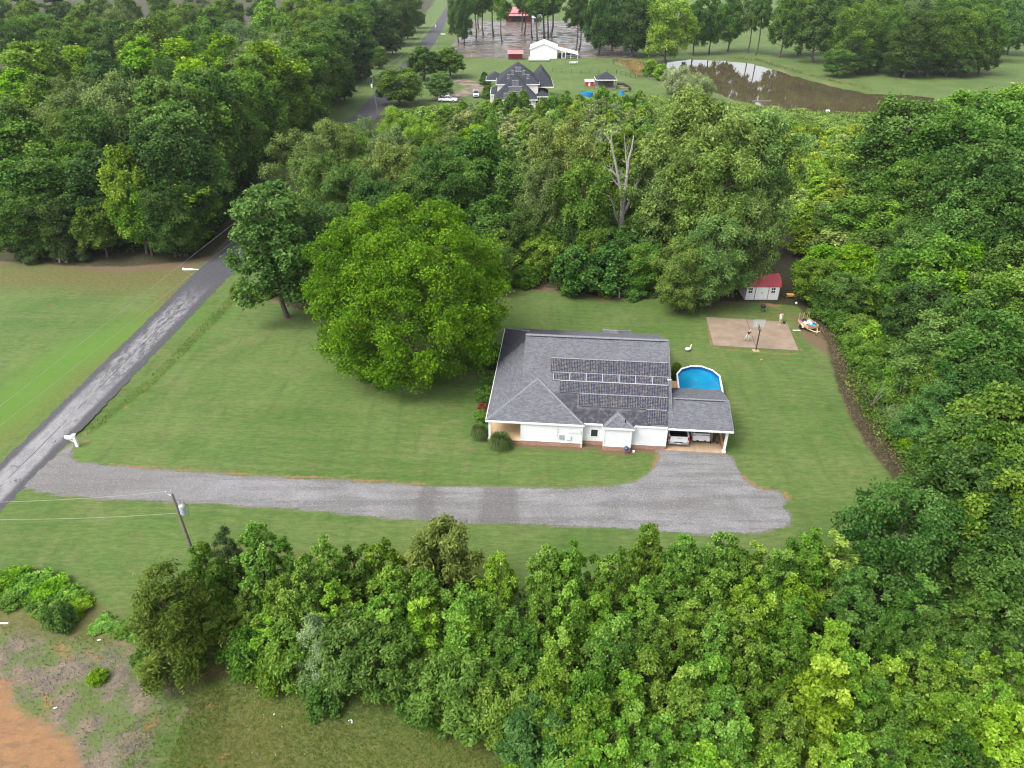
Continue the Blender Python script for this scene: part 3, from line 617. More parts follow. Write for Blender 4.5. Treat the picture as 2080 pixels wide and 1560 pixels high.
# meters, conduit, mast
for x in (7.2, 7.47): MB().box(x-.1, x+.1, -.06, .05, .92, 1.42).build('meter_box', M['greymetal'], house, bevel=.015)
MB().box(7.85, 8.25, -.07, .05, .85, 1.35).build('panel_box', M['fiber'], house, bevel=.015)
for pts, r in (([(8.05, -.02, 1.35), (8.05, -.02, 1.75), (8.95, -.02, 1.75)], .022), ([(6.95, -.01, 1.1), (6.95, -.01, 2.6)], .018), ([(9.2, -.06, 1.5), (9.2, -.06, 2.05)], .03)): MB().tube(pts, r, 6).build('conduit', M['steel'], house)
m = MB(); m.box(9.25, 9.35, -.03, .03, .02, 2.6); m.build('downspout', M['trim'], house)
# ---------------------------------------------------------------- solar array on the front slope
solar = thing('solar_array', 'stepped array of dark framed solar panels covering the front roof slope of the white house', 'solar panels', HO, HA)
sl = math.atan(PT)
rows = [(5.93, 17.66, 12, 5.50, 7.10), (6.25, 17.68, 7, 4.61, 5.49), (6.92, 17.58, 11, 3.30, 4.60), (8.86, 17.50, 9, 1.94, 3.29), (15.40, 17.38, 2, .48, 1.93)]
cells = {}
for (x0, x1, n, y0, y1) in rows:
    pw = (x1-x0)/n; L = (y1-y0)/math.cos(sl) - .006
    ke = (round(pw, 2), round(L, 2))
    if ke not in cells:
        a, b = (pw-.014)/2, L/2; wd = pw > 1.3; sd_ = .03 if wd else .012
        c_ = MB().box(-a+sd_, a-sd_, -b+.03, b-.03, -.02, .012).mesh('panel', M['solar'])
        fm = MB(); q_ = [(-a, a, -b, -b+.03, -.025, .022), (-a, a, b-.03, b-.001, -.025, .022), (-a, -a+sd_, -b+.03, b-.03, -.025, .022), (a-sd_, a, -b+.03, b-.03, -.025, .022)]
        for q in q_: fm.box(*q)
        top_ = MB().box(-a, a, b-.032, b, -.025, .026).mesh('top_frame', M['greymetal']) if not wd else None
        cells[ke] = (c_, fm.mesh('frame', M['steel' if wd else 'frame']), top_)  # narrow panels: dark frame colour also draws the shadow line at lower edges
    for i in range(n):
        yc = (y0+y1)/2; zc = zf(yc) + .11
        p = part('panel', cells[ke][0], solar, (x0+pw*(i+.5), yc, zc), (sl, 0, 0)); part('frame', cells[ke][1], p)
        if cells[ke][2]: part('top_frame', cells[ke][2], p)
m = MB()
for (x0, x1, n, y0, y1) in rows:
    for f in (.25, .75):
        y = y0+(y1-y0)*f; m.bar((x0+.03, y, zf(y)+.045), (x1-.03, y, zf(y)+.045), .04, .05)
m.build('rail', M['dark'], solar)
m = MB(); m.obox((17.72, 5.2, zf(5.2)+.12), .42, .10, .08); m.build('junction_arm', M['trim'], solar)
# ---------------------------------------------------------------- pool, deck, grills, drive-side things
rim_px = [(1378.5,786),(1375.4,759),(1384.6,748.5),(1403.8,743),(1425.4,743.8),(1447,751.5),(1461.5,763),(1466.5,787)]
RZ = 1.25
rim = [Vector(G(u, v, RZ)) for u, v in rim_px]
rot = Matrix.Rotation(-HA, 2); loc_ = lambda p: (rot @ Vector((p.x-HO.x, p.y-HO.y)))
rl_ = [loc_(p) for p in rim]; cxp = (rl_[1].x + rl_[6].x)/2
print('pool local', [tuple(round(a, 2) for a in p) for p in rl_])
near = [Vector((rl_[7].x-.1, 9.3)), Vector((cxp+1.5, 8.3)), Vector((cxp+.5, 7.95)), Vector((cxp-.6, 7.95)), Vector((cxp-1.6, 8.4)), Vector((rl_[0].x+.05, 9.4))]
ring = [HL(p.x, p.y) for p in rl_ + near]; nr = len(ring); pc = sum(ring, Vector())/nr
pool = thing('above_ground_pool', 'oval above-ground pool with white rim and blue water behind the carport', 'pool', pc)
rp = [p-pc for p in ring]
def off(p, k): return p + p.normalized()*k
m = MB(); o = []
for k, z in ((-.10, RZ), (.10, RZ), (.10, RZ-.05), (-.10, RZ-.05)): o += [(*off(p, k)[:2], z) for p in rp]
fs = [(a*nr+i, a*nr+(i+1) % nr, ((a+1) % 4)*nr+(i+1) % nr, ((a+1) % 4)*nr+i) for a in range(4) for i in range(nr)]
m.add(o, fs); m.build('rim', M['white'], pool)
m = MB(); o = [(*off(p, .0)[:2], RZ-.06) for p in rp] + [(*p[:2], 0) for p in rp]; m.add(o, [(i, (i+1) % nr, nr+(i+1) % nr, nr+i) for i in range(nr)]); m.build('wall', M['white'], pool)
m = MB(); o = [(*off(p, -.04)[:2], RZ-.06) for p in rp] + [(*off(p, -.04)[:2], .05) for p in rp]; m.add(o, [(i, nr+i, nr+(i+1) % nr, (i+1) % nr) for i in range(nr)]); m.build('liner', M['vinylblue'], pool)
m = MB(); m.add([(*off(p, -.045)[:2], RZ-.42) for p in rp], [tuple(range(nr))]); m.build('water', M['poolwater'], pool)
c = G(1412.5, 771.5, RZ-.40) - pc
bpy_ring = MB(); n_ = 14
for i in range(n_):
    a0, a1 = 2*math.pi*i/n_, 2*math.pi*(i+1)/n_
    bpy_ring.bar((c.x+.2*math.cos(a0), c.y+.2*math.sin(a0), RZ-.41), (c.x+.2*math.cos(a1), c.y+.2*math.sin(a1), RZ-.41), .07, .05)
bpy_ring.build('drain_ring', M['cyan'], pool)
deck = thing('wooden_deck', 'small pale plank deck between the house wall and the pool rim', 'deck', HO, HA)
for i in range(9):
    MB().box(17.5, 19.75, 10.0+i*.165, 10.0+i*.165+.15, 1.08+.004*(i % 2), 1.12+.004*(i % 2)).build('plank', M['wood'], deck)
for x in (17.7, 19.6):
    for y in (10.08, 11.4): MB().box(x-.05, x+.05, y-.05, y+.05, 0, 1.08).build('leg', M['wood'], deck)
def kettle(loc, label, k=1.0, colm='black'):
    g_ = thing('kettle_grill', label, 'grill', loc)
    m = MB(); m.lathe([(.02, .55), (.2, .58), (.29, .68), (.3, .78)], n=14); m.build('bowl', M[colm], g_)
    m = MB(); m.lathe([(.305, .785), (.28, .88), (.18, .96), (.03, 1.0)], n=14); m.box(-.06, .06, -.02, .02, 1.0, 1.05); m.build('lid', M[colm], g_)
    for a in (0, 2.1, 4.2): MB().bar((.14*math.cos(a), .14*math.sin(a), .6), (.27*math.cos(a), .27*math.sin(a), 0), .03).build('leg', M['dark'], g_)
    g_.scale = (k, k, k); return g_
kettle(G(1548, 634), 'black kettle grill standing alone on the grass below the shed', 1.15)
q = HL(13.62, -.62); kettle(q, 'small dark blue kettle grill against the white bump-out wall of the house', .85, 'bluestripe')
q = HL(14.35, -.35); tag(MB().tube([(q.x, q.y, 0), (q.x, q.y, .22)], [.09, .11], 10).build('bucket', M['white']), 'tiny white bucket on the bare strip beside the blue grill', 'bucket')
# golf bag on its push cart beside the carport post
q = HL(22.25, 1.75, .1); gb = thing('golf_bag', 'black golf bag on a push cart beside the carport post', 'golf bag', q, HA)
m = MB(); m.tube([(0, 0, .2), (.02, .12, .75), (.04, .25, 1.12)], [.15, .16, .19], 12); m.build('bag', M['black'], gb)
for s in (-1, 1): MB().tube([(s*.32-.03, -.05, .15), (s*.32+.03, -.05, .15)], .15, 14).build('wheel', M['rubber'], gb)
m = MB(); m.bar((-.3, -.05, .15), (.3, -.05, .15), .03); m.bar((0, .05, .2), (0, .5, 1.1), .04); m.build('cart_frame', M['dark'], gb)
m = MB()
for i in range(5): m.tube([(.04+random.uniform(-.1,.1), .25, 1.1), (.04+random.uniform(-.16,.16), .36, 1.38)], .018, 5); 
m.build('club', M['chrome'], gb)
# ---------------------------------------------------------------- vehicles
def loft(secs):
    """secs: list of cross sections, each a list of points of equal count"""
    m = MB(); n = len(secs[0])
    for s in secs: m.v += [tuple(p) for p in s]
    for i in range(len(secs)-1):
        for j in range(n-1): m.f.append((i*n+j, i*n+j+1, (i+1)*n+j+1, (i+1)*n+j))
    m.f.append(tuple(range(n))); m.f.append(tuple((len(secs)-1)*n+j for j in range(n))[::-1]); return m
def wheels(v, xs, hw_, r, rimm='chrome'):
    for x in xs:
        for s in (-1, 1):
            y = s*(hw_-.11); wv = MB().tube([(x, y-.12, r), (x, y+.12, r)], r, 20).build('wheel', M['rubber'], v, bevel=.03)
            MB().tube([(x, y+s*.105, r), (x, y+s*.128, r)], r*.62, 14).build('rim', M[rimm], wv)
def sect(x, hw_, z0, z1, top, inset):
    """half-octagon body section at station x: sill z0, waist z1, top height and top inset"""
    return [(x, -hw_+.06, z0), (x, -hw_, z0+.18), (x, -hw_, z1), (x, -hw_+inset, top), (x, hw_-inset, top), (x, hw_, z1), (x, hw_, z0+.18), (x, hw_-.06, z0)]
def pickup(loc, rz, label, group, paint='carwhite', cover=False):
    v = thing('pickup_truck', label, 'pickup truck', loc, rz, group)         # nose towards +x
    hw_ = 1.0
    loft([sect(x, hw_-d, .42, z1, tp, i) for x, z1, tp, i, d in ((2.9, .75, .95, .12, .12), (2.7, .85, 1.08, .1, .03), (1.4, 1.0, 1.18, .06, 0), (1.2, 1.02, 1.2, .04, 0), (-.75, 1.02, 1.2, .04, 0))]).build('body', M[paint], v, bevel=.03)
    loft([sect(x, hw_-.02, 1.15, 1.2, tp, i) for x, tp, i in ((1.25, 1.24, .12), (.55, 1.86, .22), (-.55, 1.88, .22), (-.78, 1.5, .16))]).build('cab', M['glass'], v)
    loft([sect(x, hw_-.13, 1.78, 1.80, tp, .08) for x, tp in ((.62, 1.87), (.3, 1.92), (-.45, 1.92), (-.64, 1.86))]).build('cab_roof', M[paint], v, bevel=.02)
    m = MB()
    for s in (-1, 1):
        m.bar((1.25, s*.88, 1.2), (.58, s*.8, 1.84), .07); m.bar((-.72, s*.88, 1.2), (-.6, s*.8, 1.84), .1); m.bar((.2, s*.93, 1.2), (.2, s*.8, 1.84), .06)
    m.build('pillar', M[paint], v)
    m = MB(); m.box(-2.75, -.8, -hw_, -hw_+.14, .5, 1.2); m.box(-2.75, -.8, hw_-.14, hw_, .5, 1.2); m.box(-.9, -.8, -hw_+.14, hw_-.14, .5, 1.2); m.build('bed_side', M[paint], v, bevel=.03)
    m = MB(); m.box(-2.72, -.82, -hw_+.145, hw_-.145, .55, 1.14 if cover else .72); m.build('bed_cover' if cover else 'bed_floor', M['black'], v)
    if not cover:
        m = MB(); m.box(-2.70, -.92, -hw_+.142, -hw_+.165, .72, 1.17); m.box(-2.70, -.92, hw_-.165, hw_-.142, .72, 1.17); m.box(-.925, -.905, -hw_+.165, hw_-.165, .72, 1.17); m.build('bed_liner', M['black'], v)
    tg = MB().box(-2.86, -2.76, -hw_+.16, hw_-.16, .58, 1.2).build('tailgate', M[paint], v, bevel=.03)
    MB().box(-2.875, -2.86, -.16, .16, .98, 1.06).build('handle', M['chrome'], tg)
    for s in (-1, 1): MB().box(-2.82, -2.76, s*(hw_-.08)-.075, s*(hw_-.08)+.075, .78, 1.16).build('tail_light', M['lamp'], v, bevel=.015)
    bp_ = MB().box(-3.02, -2.84, -hw_+.03, hw_-.03, .42, .60).build('rear_bumper', M['chrome'], v, bevel=.04)
    MB().box(-3.03, -3.02, -.17, .17, .45, .58).build('licence_plate', M['white'], bp_); MB().box(-3.0, -2.85, -.42, .42, .605, .615).build('step_pad', M['black'], bp_)
    MB().box(2.86, 3.02, -hw_+.1, hw_-.1, .42, .68).build('front_bumper', M['chrome'], v, bevel=.05); MB().box(2.84, 2.93, -.55, .55, .70, .95).build('grille', M['dark'], v)
    for s in (-1, 1): MB().box(2.72, 2.89, s*.76-.14, s*.76+.14, .74, .94).build('headlight', M['headlamp'], v, bevel=.02); MB().box(1.0, 1.12, s*1.04-.1, s*1.04+.1, 1.18, 1.38).build('side_mirror', M['black'], v, bevel=.02)
    wheels(v, (1.85, -1.75), hw_, .39); MB().box(-2.5, 2.5, -.6, .6, .35, .5).build('chassis', M['dark'], v); return v
q = HL(18.68, .72+2.95, .1)
pickup(q, HA + R_(90.5), 'white pickup truck with open black bed and red tail lights parked in the carport', 'pickup trucks')
def hatch(loc, rz, label):
    v = thing('car', label, 'car', loc, rz); hw_ = .93
    loft([sect(x, hw_-d, .3, z1, tp, i) for x, z1, tp, i, d in ((2.2, .6, .72, .15, .22), (2.0, .72, .86, .12, .06), (1.0, .86, .98, .06, 0), (-1.4, .92, 1.02, .05, 0), (-2.05, .90, 1.04, .07, .06), (-2.28, .66, .86, .1, .16))]).build('body', M['carwhite'], v, bevel=.04)
    loft([sect(x, hw_-.05, .98, 1.0, tp, i) for x, tp, i in ((1.05, 1.02, .15), (.25, 1.50, .24), (-1.3, 1.52, .24), (-2.02, 1.06, .2))]).build('cabin', M['glass'], v)
    loft([sect(x, hw_-.2, 1.44, 1.46, tp, .08) for x, tp in ((.3, 1.53), (0, 1.57), (-1.2, 1.57), (-1.5, 1.50))]).build('roof', M['carwhite'], v, bevel=.02)
    m = MB()
    for s in (-1, 1): m.bar((1.0, s*.82, 1.0), (.3, s*.71, 1.48), .07); m.bar((-1.98, s*.76, 1.04), (-1.42, s*.70, 1.5), .16); m.bar((-.4, s*.84, 1.0), (-.4, s*.7, 1.5), .07)
    m.build('pillar', M['carwhite'], v)
    MB().obox((-1.62, 0, 1.535), .42, 1.3, .04, ry=.12).build('spoiler', M['carwhite'], v, bevel=.015)
    MB().box(-2.20, -2.06, -.83, .83, .885, .95).build('tail_light_bar', M['black'], v, bevel=.02)
    for s in (-1, 1): MB().box(-2.215, -2.08, s*.70-.12, s*.70+.12, .90, .945).build('tail_light', M['lamp'], v)
    bp_ = MB().box(-2.36, -2.12, -.84, .84, .32, .62).build('rear_bumper', M['carwhite'], v, bevel=.07)
    for s in (-1, 1): MB().box(-2.375, -2.3, s*.36-.11, s*.36+.11, .34, .46).build('reflector_recess', M['black'], bp_)
    MB().box(-2.372, -2.36, -.18, .18, .42, .55).build('licence_plate', M['white'], bp_); MB().box(-2.3, 2.1, -.8, .8, .2, .36).build('underbody', M['dark'], v)
    for s in (-1, 1): MB().box(1.98, 2.2, s*.66-.16, s*.66+.16, .62, .76).build('headlight', M['headlamp'], v, bevel=.02); MB().box(.75, .9, s*.98-.1, s*.98+.1, .98, 1.1).build('side_mirror', M['carwhite'], v)
    wheels(v, (1.35, -1.35), hw_, .34); return v
hatch(HL(20.98, 1.55+2.3, .1), HA + R_(90), 'white crossover car with a black tail strip parked in the carport beside the pickup')
pickup(G(910, 207), R_(172+180), 'white pickup truck parked side-on under the trees by the far house', 'pickup trucks', 'carwhite')
pickup(G(967, 196), R_(-86), 'silver-white pickup truck facing the camera on the dirt turnaround of the far house', 'pickup trucks', 'carsilver', True)
# ---------------------------------------------------------------- shed
a = G(1512, 609); b = G(1580, 609); sw = (b-a).length
shed = thing('garden_shed', 'small white garden shed with red ribbed gambrel roof under the oak boughs', 'shed', a, math.atan2((b-a).y, (b-a).x) + R_(0))
D = 3.2; H1 = 2.05
prof = [(0, 0), (D, 0), (D, H1), (D*.79, H1+.75), (D*.5, H1+1.05), (D*.21, H1+.75), (0, H1)]
MB().prism(prof, 'x', 0, sw).build('wall', M['white'], shed)
for pts in (((-.12, H1-.06), (D*.19, H1+.79)), ((D*.19, H1+.79), (D*.5, H1+1.12)), ((D*.5, H1+1.12), (D*.81, H1+.79)), ((D*.81, H1+.79), (D+.12, H1-.06))):
    (y0, z0), (y1, z1) = pts
    MB().slab([(-.12, y0, z0), (sw+.12, y0, z0), (sw+.12, y1, z1), (-.12, y1, z1)], .05).build('roof', M['redroof'], shed)
m = MB()
for i in range(int(sw/.29)+1):
    x = .0 + i*.29
    for (y0, z0), (y1, z1) in (((-.12, H1-.04), (D*.19, H1+.81)), ((D*.19, H1+.81), (D*.5, H1+1.14)), ((D*.5, H1+1.14), (D*.81, H1+.81))): m.bar((x, y0, z0), (x, y1, z1), .05, .04)
m.build('roof_rib', M['redroof'], shed)['kind'] = 'stuff'
for i in range(8):
    z = .1 + i*.24; MB().box(-.012, -.001, .05, D-.05, z, z+.21).build('siding_board', M['white'], shed)
for x0, x1 in ((.06, 1.25), (3.15, sw-.06)):
    for i in range(8):
        z = .1 + i*.235; MB().box(x0, x1, -.014, -.001, z, z+.205).build('siding_board', M['white'], shed)
m = MB()
for x in (.03, 1.3, 3.08, sw-.03): m.box(x-.04, x+.04, -.03, .0, 0, H1)
m.box(1.3, 3.08, -.03, 0, 1.93, 2.0); m.build('trim', M['redtrim'], shed)
for x0, x1 in ((1.34, 2.185), (2.195, 3.04)):
    d_ = MB().box(x0, x1, -.04, -.005, .06, 1.93).build('door', M['white'], shed)
    MB().box((2.1 if x0 < 2 else 2.24), (2.14 if x0 < 2 else 2.28), -.07, -.04, .95, 1.15).build('handle', M['dark'], d_)
for x in (.62, 3.72):
    f_ = MB().box(x-.27, x+.27, -.035, -.015, 1.02, 1.83).build('window', M['windowglass'], shed); m = MB()
    for q in ((x-.3,x-.25,-.05,-.015,1.0,1.85), (x+.25,x+.3,-.05,-.015,1.0,1.85), (x-.25,x+.25,-.05,-.015,1.0,1.05), (x-.25,x+.25,-.05,-.015,1.8,1.85), (x-.25,x+.25,-.05,-.015,1.385,1.465), (x-.02,x+.02,-.048,-.015,1.05,1.8)): m.box(*q)
    m.build('frame', M['trim'], f_)
# ---------------------------------------------------------------- basketball hoop
q = G(1535, 713); hoop = thing('basketball_hoop', 'basketball hoop with clear backboard on a dark pole at the court edge', 'basketball hoop', q)
MB().obox((0, 0, .06), .75, .6, .12).build('footing', M['concrete_tan'], hoop, bevel=.03)
MB().tube([(0, 0, .1), (0, 0, 2.9)], .07, 10).build('pole', M['dark'], hoop)
m = MB(); m.bar((0, 0, 2.9), (0, .75, 3.25), .07); m.bar((0, 0, 2.55), (0, .75, 2.95), .06); m.build('arm', M['dark'], hoop)
CLEAR = mat('clear_acrylic', (.55, .57, .56), .1, .5); CLEAR.node_tree.nodes['Principled BSDF'].inputs['Alpha'].default_value = .35
bb = MB().box(-.68, .68, .76, .79, 2.85, 3.75).build('backboard', CLEAR, hoop)
m = MB()
for q in ((-.72,.72,.74,.81,2.80,2.85), (-.72,.72,.74,.81,3.75,3.80), (-.72,-.68,.74,.81,2.85,3.75), (.68,.72,.74,.81,2.85,3.75)): m.box(*q)
m.build('frame', M['steel'], bb)
m = MB()
for q in ((-.3,.3,.80,.815,3.05,3.09), (-.3,.3,.80,.815,3.46,3.5), (-.3,-.26,.80,.815,3.09,3.46), (.26,.3,.80,.815,3.09,3.46)): m.box(*q)
m.build('target_square', M['white'], bb)
m = MB()
for i in range(16):
    a0, a1 = 2*math.pi*i/16, 2*math.pi*(i+1)/16; m.bar((.23*math.cos(a0), 1.08+.23*math.sin(a0), 3.05), (.23*math.cos(a1), 1.08+.23*math.sin(a1), 3.05), .025)
m.build('hoop_ring', M['orange'], hoop)
m = MB()
for i in range(12):
    a0 = 2*math.pi*i/12; m.bar((.22*math.cos(a0), 1.08+.22*math.sin(a0), 3.04), (.12*math.cos(a0+.5), 1.08+.12*math.sin(a0+.5), 2.62), .012)
m.build('net', M['bagwhite'], hoop)
tag(MB().ball((0,0,0), .13, n=14, m=9).build('basketball', M['orange'], smooth=True), 'orange basketball lying on the grass below the court', 'basketball').location = G(1547, 731, .13)
tag(MB().ball((0,0,0), .17, n=12, m=8).build('ball', M['bagwhite'], smooth=True), 'white ball at the brush edge right of the shed', 'ball').location = G(1617.5, 615.5, .17)
tag(MB().ball((0,0,0), .19, n=12, m=8).build('ball', M['black'], smooth=True), 'dark ball at the far right corner of the court', 'ball').location = G(1593, 654.5, .29)
# ---------------------------------------------------------------- people
def skin_body(name, joints, edges, radii, material, parent, root=0, sub=2):
    me = bpy.data.meshes.new(name); me.from_pydata(joints, edges, []); me.materials.append(material)
    o = bpy.data.objects.new(name, me); COL.objects.link(o); o.parent = parent
    sk = o.modifiers.new('skin', 'SKIN'); sk.use_smooth_shade = True
    for i, v in enumerate(me.skin_vertices[0].data):
        r = radii[i]; v.radius = r if hasattr(r, '__len__') else (r, r); v.use_root = (i == root); v.use_loose = False
    o.modifiers.new('sub', 'SUBSURF').levels = sub; o.modifiers['sub'].render_levels = sub
    return o
def person(label, loc, rz, J, shirt, shorts, hair, shirt_len=.0, shoes='navy', hairlen=.0):
    p = thing('person', label, 'person', loc, rz, 'people on the court')
    v = []; e = []; r = []
    def addp(pt, rad, pr=None):
        v.append(tuple(pt)); r.append(rad)
        if pr is not None: e.append((pr, len(v)-1))
        return len(v)-1
    pel = addp(J['pelvis'], (.15, .11)); wa = addp(J['waist'], (.13, .10), pel); ch = addp(J['chest'], (.16, .11), wa); nk = addp(J['neck'], .055, ch)
    hd = Vector(J['head']); nkv = Vector(J['neck']); up = (hd-nkv).normalized()
    h0 = addp(hd - up*.09, .075, nk); h1 = addp(hd, (.085, .098), h0); addp(hd + up*.09, .07, h1)
    for s in 'LR':
        sh = addp(J['sh'+s], .06, ch); el = addp(J['el'+s], .043, sh); wr = addp(J['wr'+s], .03, el)
        wv, ev = Vector(J['wr'+s]), Vector(J['el'+s]); d = (wv-ev).normalized(); sd_ = d.cross(Vector((0, 1, .2))).normalized()
        pm = addp(wv + d*.055, (.036, .02), wr)
        for k, ln in enumerate((.07, .082, .076, .06)):
            b0 = addp(wv + d*.10 + sd_*(.027-.018*k), .0095, pm); b1 = addp(wv + d*(.10+ln*.5) + sd_*(.031-.021*k) + Vector((0, .008, -.008)), .0085, b0); addp(wv + d*(.10+ln) + sd_*(.031-.021*k) + Vector((0, .022, -.02)), .007, b1)
        th = addp(wv + d*.05 + sd_*.045, .011, pm); addp(wv + d*.09 + sd_*.065, .009, th)
        hp = addp(J['hip'+s], .095, pel); kn = addp(J['kn'+s], .06, hp); an = addp(J['an'+s], .04, kn); addp(J['toe'+s], (.042, .03), an)
    skin_body('body', v, e, r, M['skin'], p)
    # face
    f = Vector((0, -1, 0)); side = Vector((1, 0, 0)); fc = MB(); ff_ = hd + f*.088
    fc.ball(tuple(hd + f*.102 - up*.012), .013, .02, .02, 8, 5); fcn = fc.build('nose', M['skin'], p)
    ey = MB()
    for s in (-1, 1): ey.ball(tuple(hd + f*.086 + side*s*.034 + up*.012), .012, .008, .009, 8, 5)
    ey.build('eyes', M['navy'], p); MB().ball(tuple(hd + f*.084 - up*.052), .024, .008, .007, 8, 5).build('mouth', M['lamp'], p)
    er = MB()
    for s in (-1, 1): er.ball(tuple(hd + side*s*.088), .012, .022, .03, 8, 5)
    er.build('ears', M['skin'], p)
    hr = MB().ball(tuple(hd + up*.035 - f*.022), .102, .108, .105, 14, 9, .03)
    if hairlen: hr.ball(tuple(hd - f*.085 - up*(.06+hairlen/2)), .07, .05, .10+hairlen/2, 10, 7, .04)
    hr.build('hair', M[hair], p, smooth=True)
    # shirt: torso and upper arms; shorts: hips and thighs
    P_ = {k: Vector(q) for k, q in J.items()}; sv = [P_['pelvis'] - Vector((0,0,shirt_len)), P_['waist'], P_['chest'], P_['neck'] - up*.05]; sr = [(.19 if shirt_len else .155, .15 if shirt_len else .125), (.155, .125), (.185, .135), .07]; se = [(0,1), (1,2), (2,3)]
    for s in 'LR':
        i = len(sv); sv += [P_['sh'+s], P_['sh'+s].lerp(P_['el'+s], .62)]; sr += [.078, .068]; se += [(2, i), (i, i+1)]
    skin_body('shirt', [tuple(q) for q in sv], se, sr, M[shirt], p, 1)
    if shorts:
        sv = [P_['pelvis'] + Vector((0,0,.06)), P_['pelvis']]; sr = [(.155, .125), (.17, .14)]; se = [(0, 1)]
        for s in 'LR':
            i = len(sv); sv += [P_['hip'+s], P_['hip'+s].lerp(P_['kn'+s], .8)]; sr += [.115, .10]; se += [(1, i), (i, i+1)]
        skin_body('shorts', [tuple(q) for q in sv], se, sr, M[shorts], p, 1)
    for s in 'LR':
        skin_body('shoe', [tuple(P_['an'+s] + Vector((0,0,-.02))), tuple(P_['an'+s].lerp(P_['toe'+s], .4) + Vector((0,0,-.015))), tuple(P_['toe'+s])], [(0,1), (1,2)], [.05, (.055, .045), (.048, .038)], M[shoes], p)
    return p
JA = dict(pelvis=(0,0,.88), waist=(.02,-.07,1.05), chest=(.05,-.16,1.26), neck=(.06,-.22,1.43), head=(.06,-.27,1.56), shL=(.22,-.16,1.37), elL=(.34,-.10,1.12), wrL=(.42,-.28,.95), shR=(-.11,-.17,1.37), elR=(-.25,-.22,1.15), wrR=(-.28,-.44,1.05),
          hipL=(.10,0,.83), knL=(.14,-.22,.48), anL=(.14,-.10,.09), toeL=(.15,-.26,.045), hipR=(-.10,0,.83), knR=(-.13,.02,.46), anR=(-.14,.30,.16), toeR=(-.15,.24,.045))
person('person running on the court in teal shorts and a dark top', G(1516, 693, .10), R_(25), JA, 'navy', 'teal', 'blond', hairlen=.1)
JB = dict(pelvis=(0,0,.93), waist=(0,0,1.1), chest=(0,-.01,1.32), neck=(0,-.01,1.5), head=(0,-.03,1.635), shL=(.18,-.01,1.44), elL=(.24,.02,1.17), wrL=(.23,-.06,.93), shR=(-.18,-.01,1.44), elR=(-.25,.02,1.17), wrR=(-.25,-.06,.93),
          hipL=(.10,0,.88), knL=(.12,-.04,.49), anL=(.12,.01,.09), toeL=(.14,-.14,.045), hipR=(-.10,0,.88), knR=(-.13,-.10,.49), anR=(-.14,-.06,.09), toeR=(-.18,-.2,.045))
person('person standing at the far court edge in a long pale mint shirt', G(1583.5, 659, .10), R_(15), JB, 'mint', None, 'hair', .22, 'bagwhite')
# ---------------------------------------------------------------- goose
q = G(1397, 713); gs = thing('goose', 'white goose sitting on the lawn above the pool', 'goose', q, R_(20))
skin_body('body', [(-.38,0,.30), (-.2,0,.26), (.05,0,.26), (.25,0,.30), (.34,0,.48), (.36,0,.68), (.38,0,.82), (.43,0,.84)], [(i, i+1) for i in range(7)], [.04, (.16,.15), (.21,.19), .13, .07, .05, .062, .045], M['goose'], gs, 2)
MB().tube([(.46,0,.835), (.55,0,.815)], [.03, .012], 8).build('beak', M['orange'], gs)
for s in (-1, 1): MB().ball((-.08, s*.18, .31), .26, .05, .11, 12, 7).build('wing', M['goose'], gs, smooth=True); MB().bar((.02, s*.1, .14), (.08, s*.1, 0), .03).build('leg', M['orange'], gs)
# ---------------------------------------------------------------- trailer and its load
q = G(1640, 667); ta = R_(-75); tr = thing('utility_trailer', 'small utility trailer with wooden stakes and yellow fenders at the brush edge', 'trailer', q, ta)
MB().box(-1.1, 1.0, -.75, .75, .42, .5).build('bed', M['oldwood'], tr)
for s in (-1, 1):
    for k in range(2): MB().box(-1.1, 1.0, s*.75-.02, s*.75+.02, .52+k*.2, .66+k*.2).build('side_board', M['wood'], tr)
    MB().bar((1.0, s*.6, .44), (1.95, 0, .42), .07).build('tongue', M['fender'], tr)
    MB().tube([(-.1, s*.95-.09, .3), (-.1, s*.95+.09, .3)], .3, 16).build('wheel', M['rubber'], tr)
    m = MB(); pts = [(-.1+.4*math.cos(t_), .3+.4*math.sin(t_)) for t_ in np.linspace(math.pi*.95, math.pi*.05, 7)]
    for a, b in zip(pts[:-1], pts[1:]): m.bar((a[0], s*.95, a[1]), (b[0], s*.95, b[1]), .24, .03)
    m.build('fender', M['fender'], tr)
for y in (-.72, -.1, .5, .74): MB().bar((-1.08, y, .45), (-1.12, y, 1.75), .045).build('stake', M['wood'], tr)
MB().box(.98, 1.02, -.75, .75, .5, .8).build('front_board', M['wood'], tr); MB().bar((1.9, 0, .42), (1.9, 0, 0), .05).build('jack', M['steel'], tr)
def TL(x, y, z): c_, s_ = math.cos(ta), math.sin(ta); return (q.x + x*c_ - y*s_, q.y + x*s_ + y*c_, z)
def lump(name, label, cat, mt, x, y, z, a, b, c_, rz=0):
    o = MB().ball((0,0,0), a, b, c_, 12, 8, .09).build(name, M[mt], smooth=True); o.location = TL(x, y, z); o.rotation_euler = (0, 0, ta+rz); tag(o, label, cat, 'load on the trailer'); return o
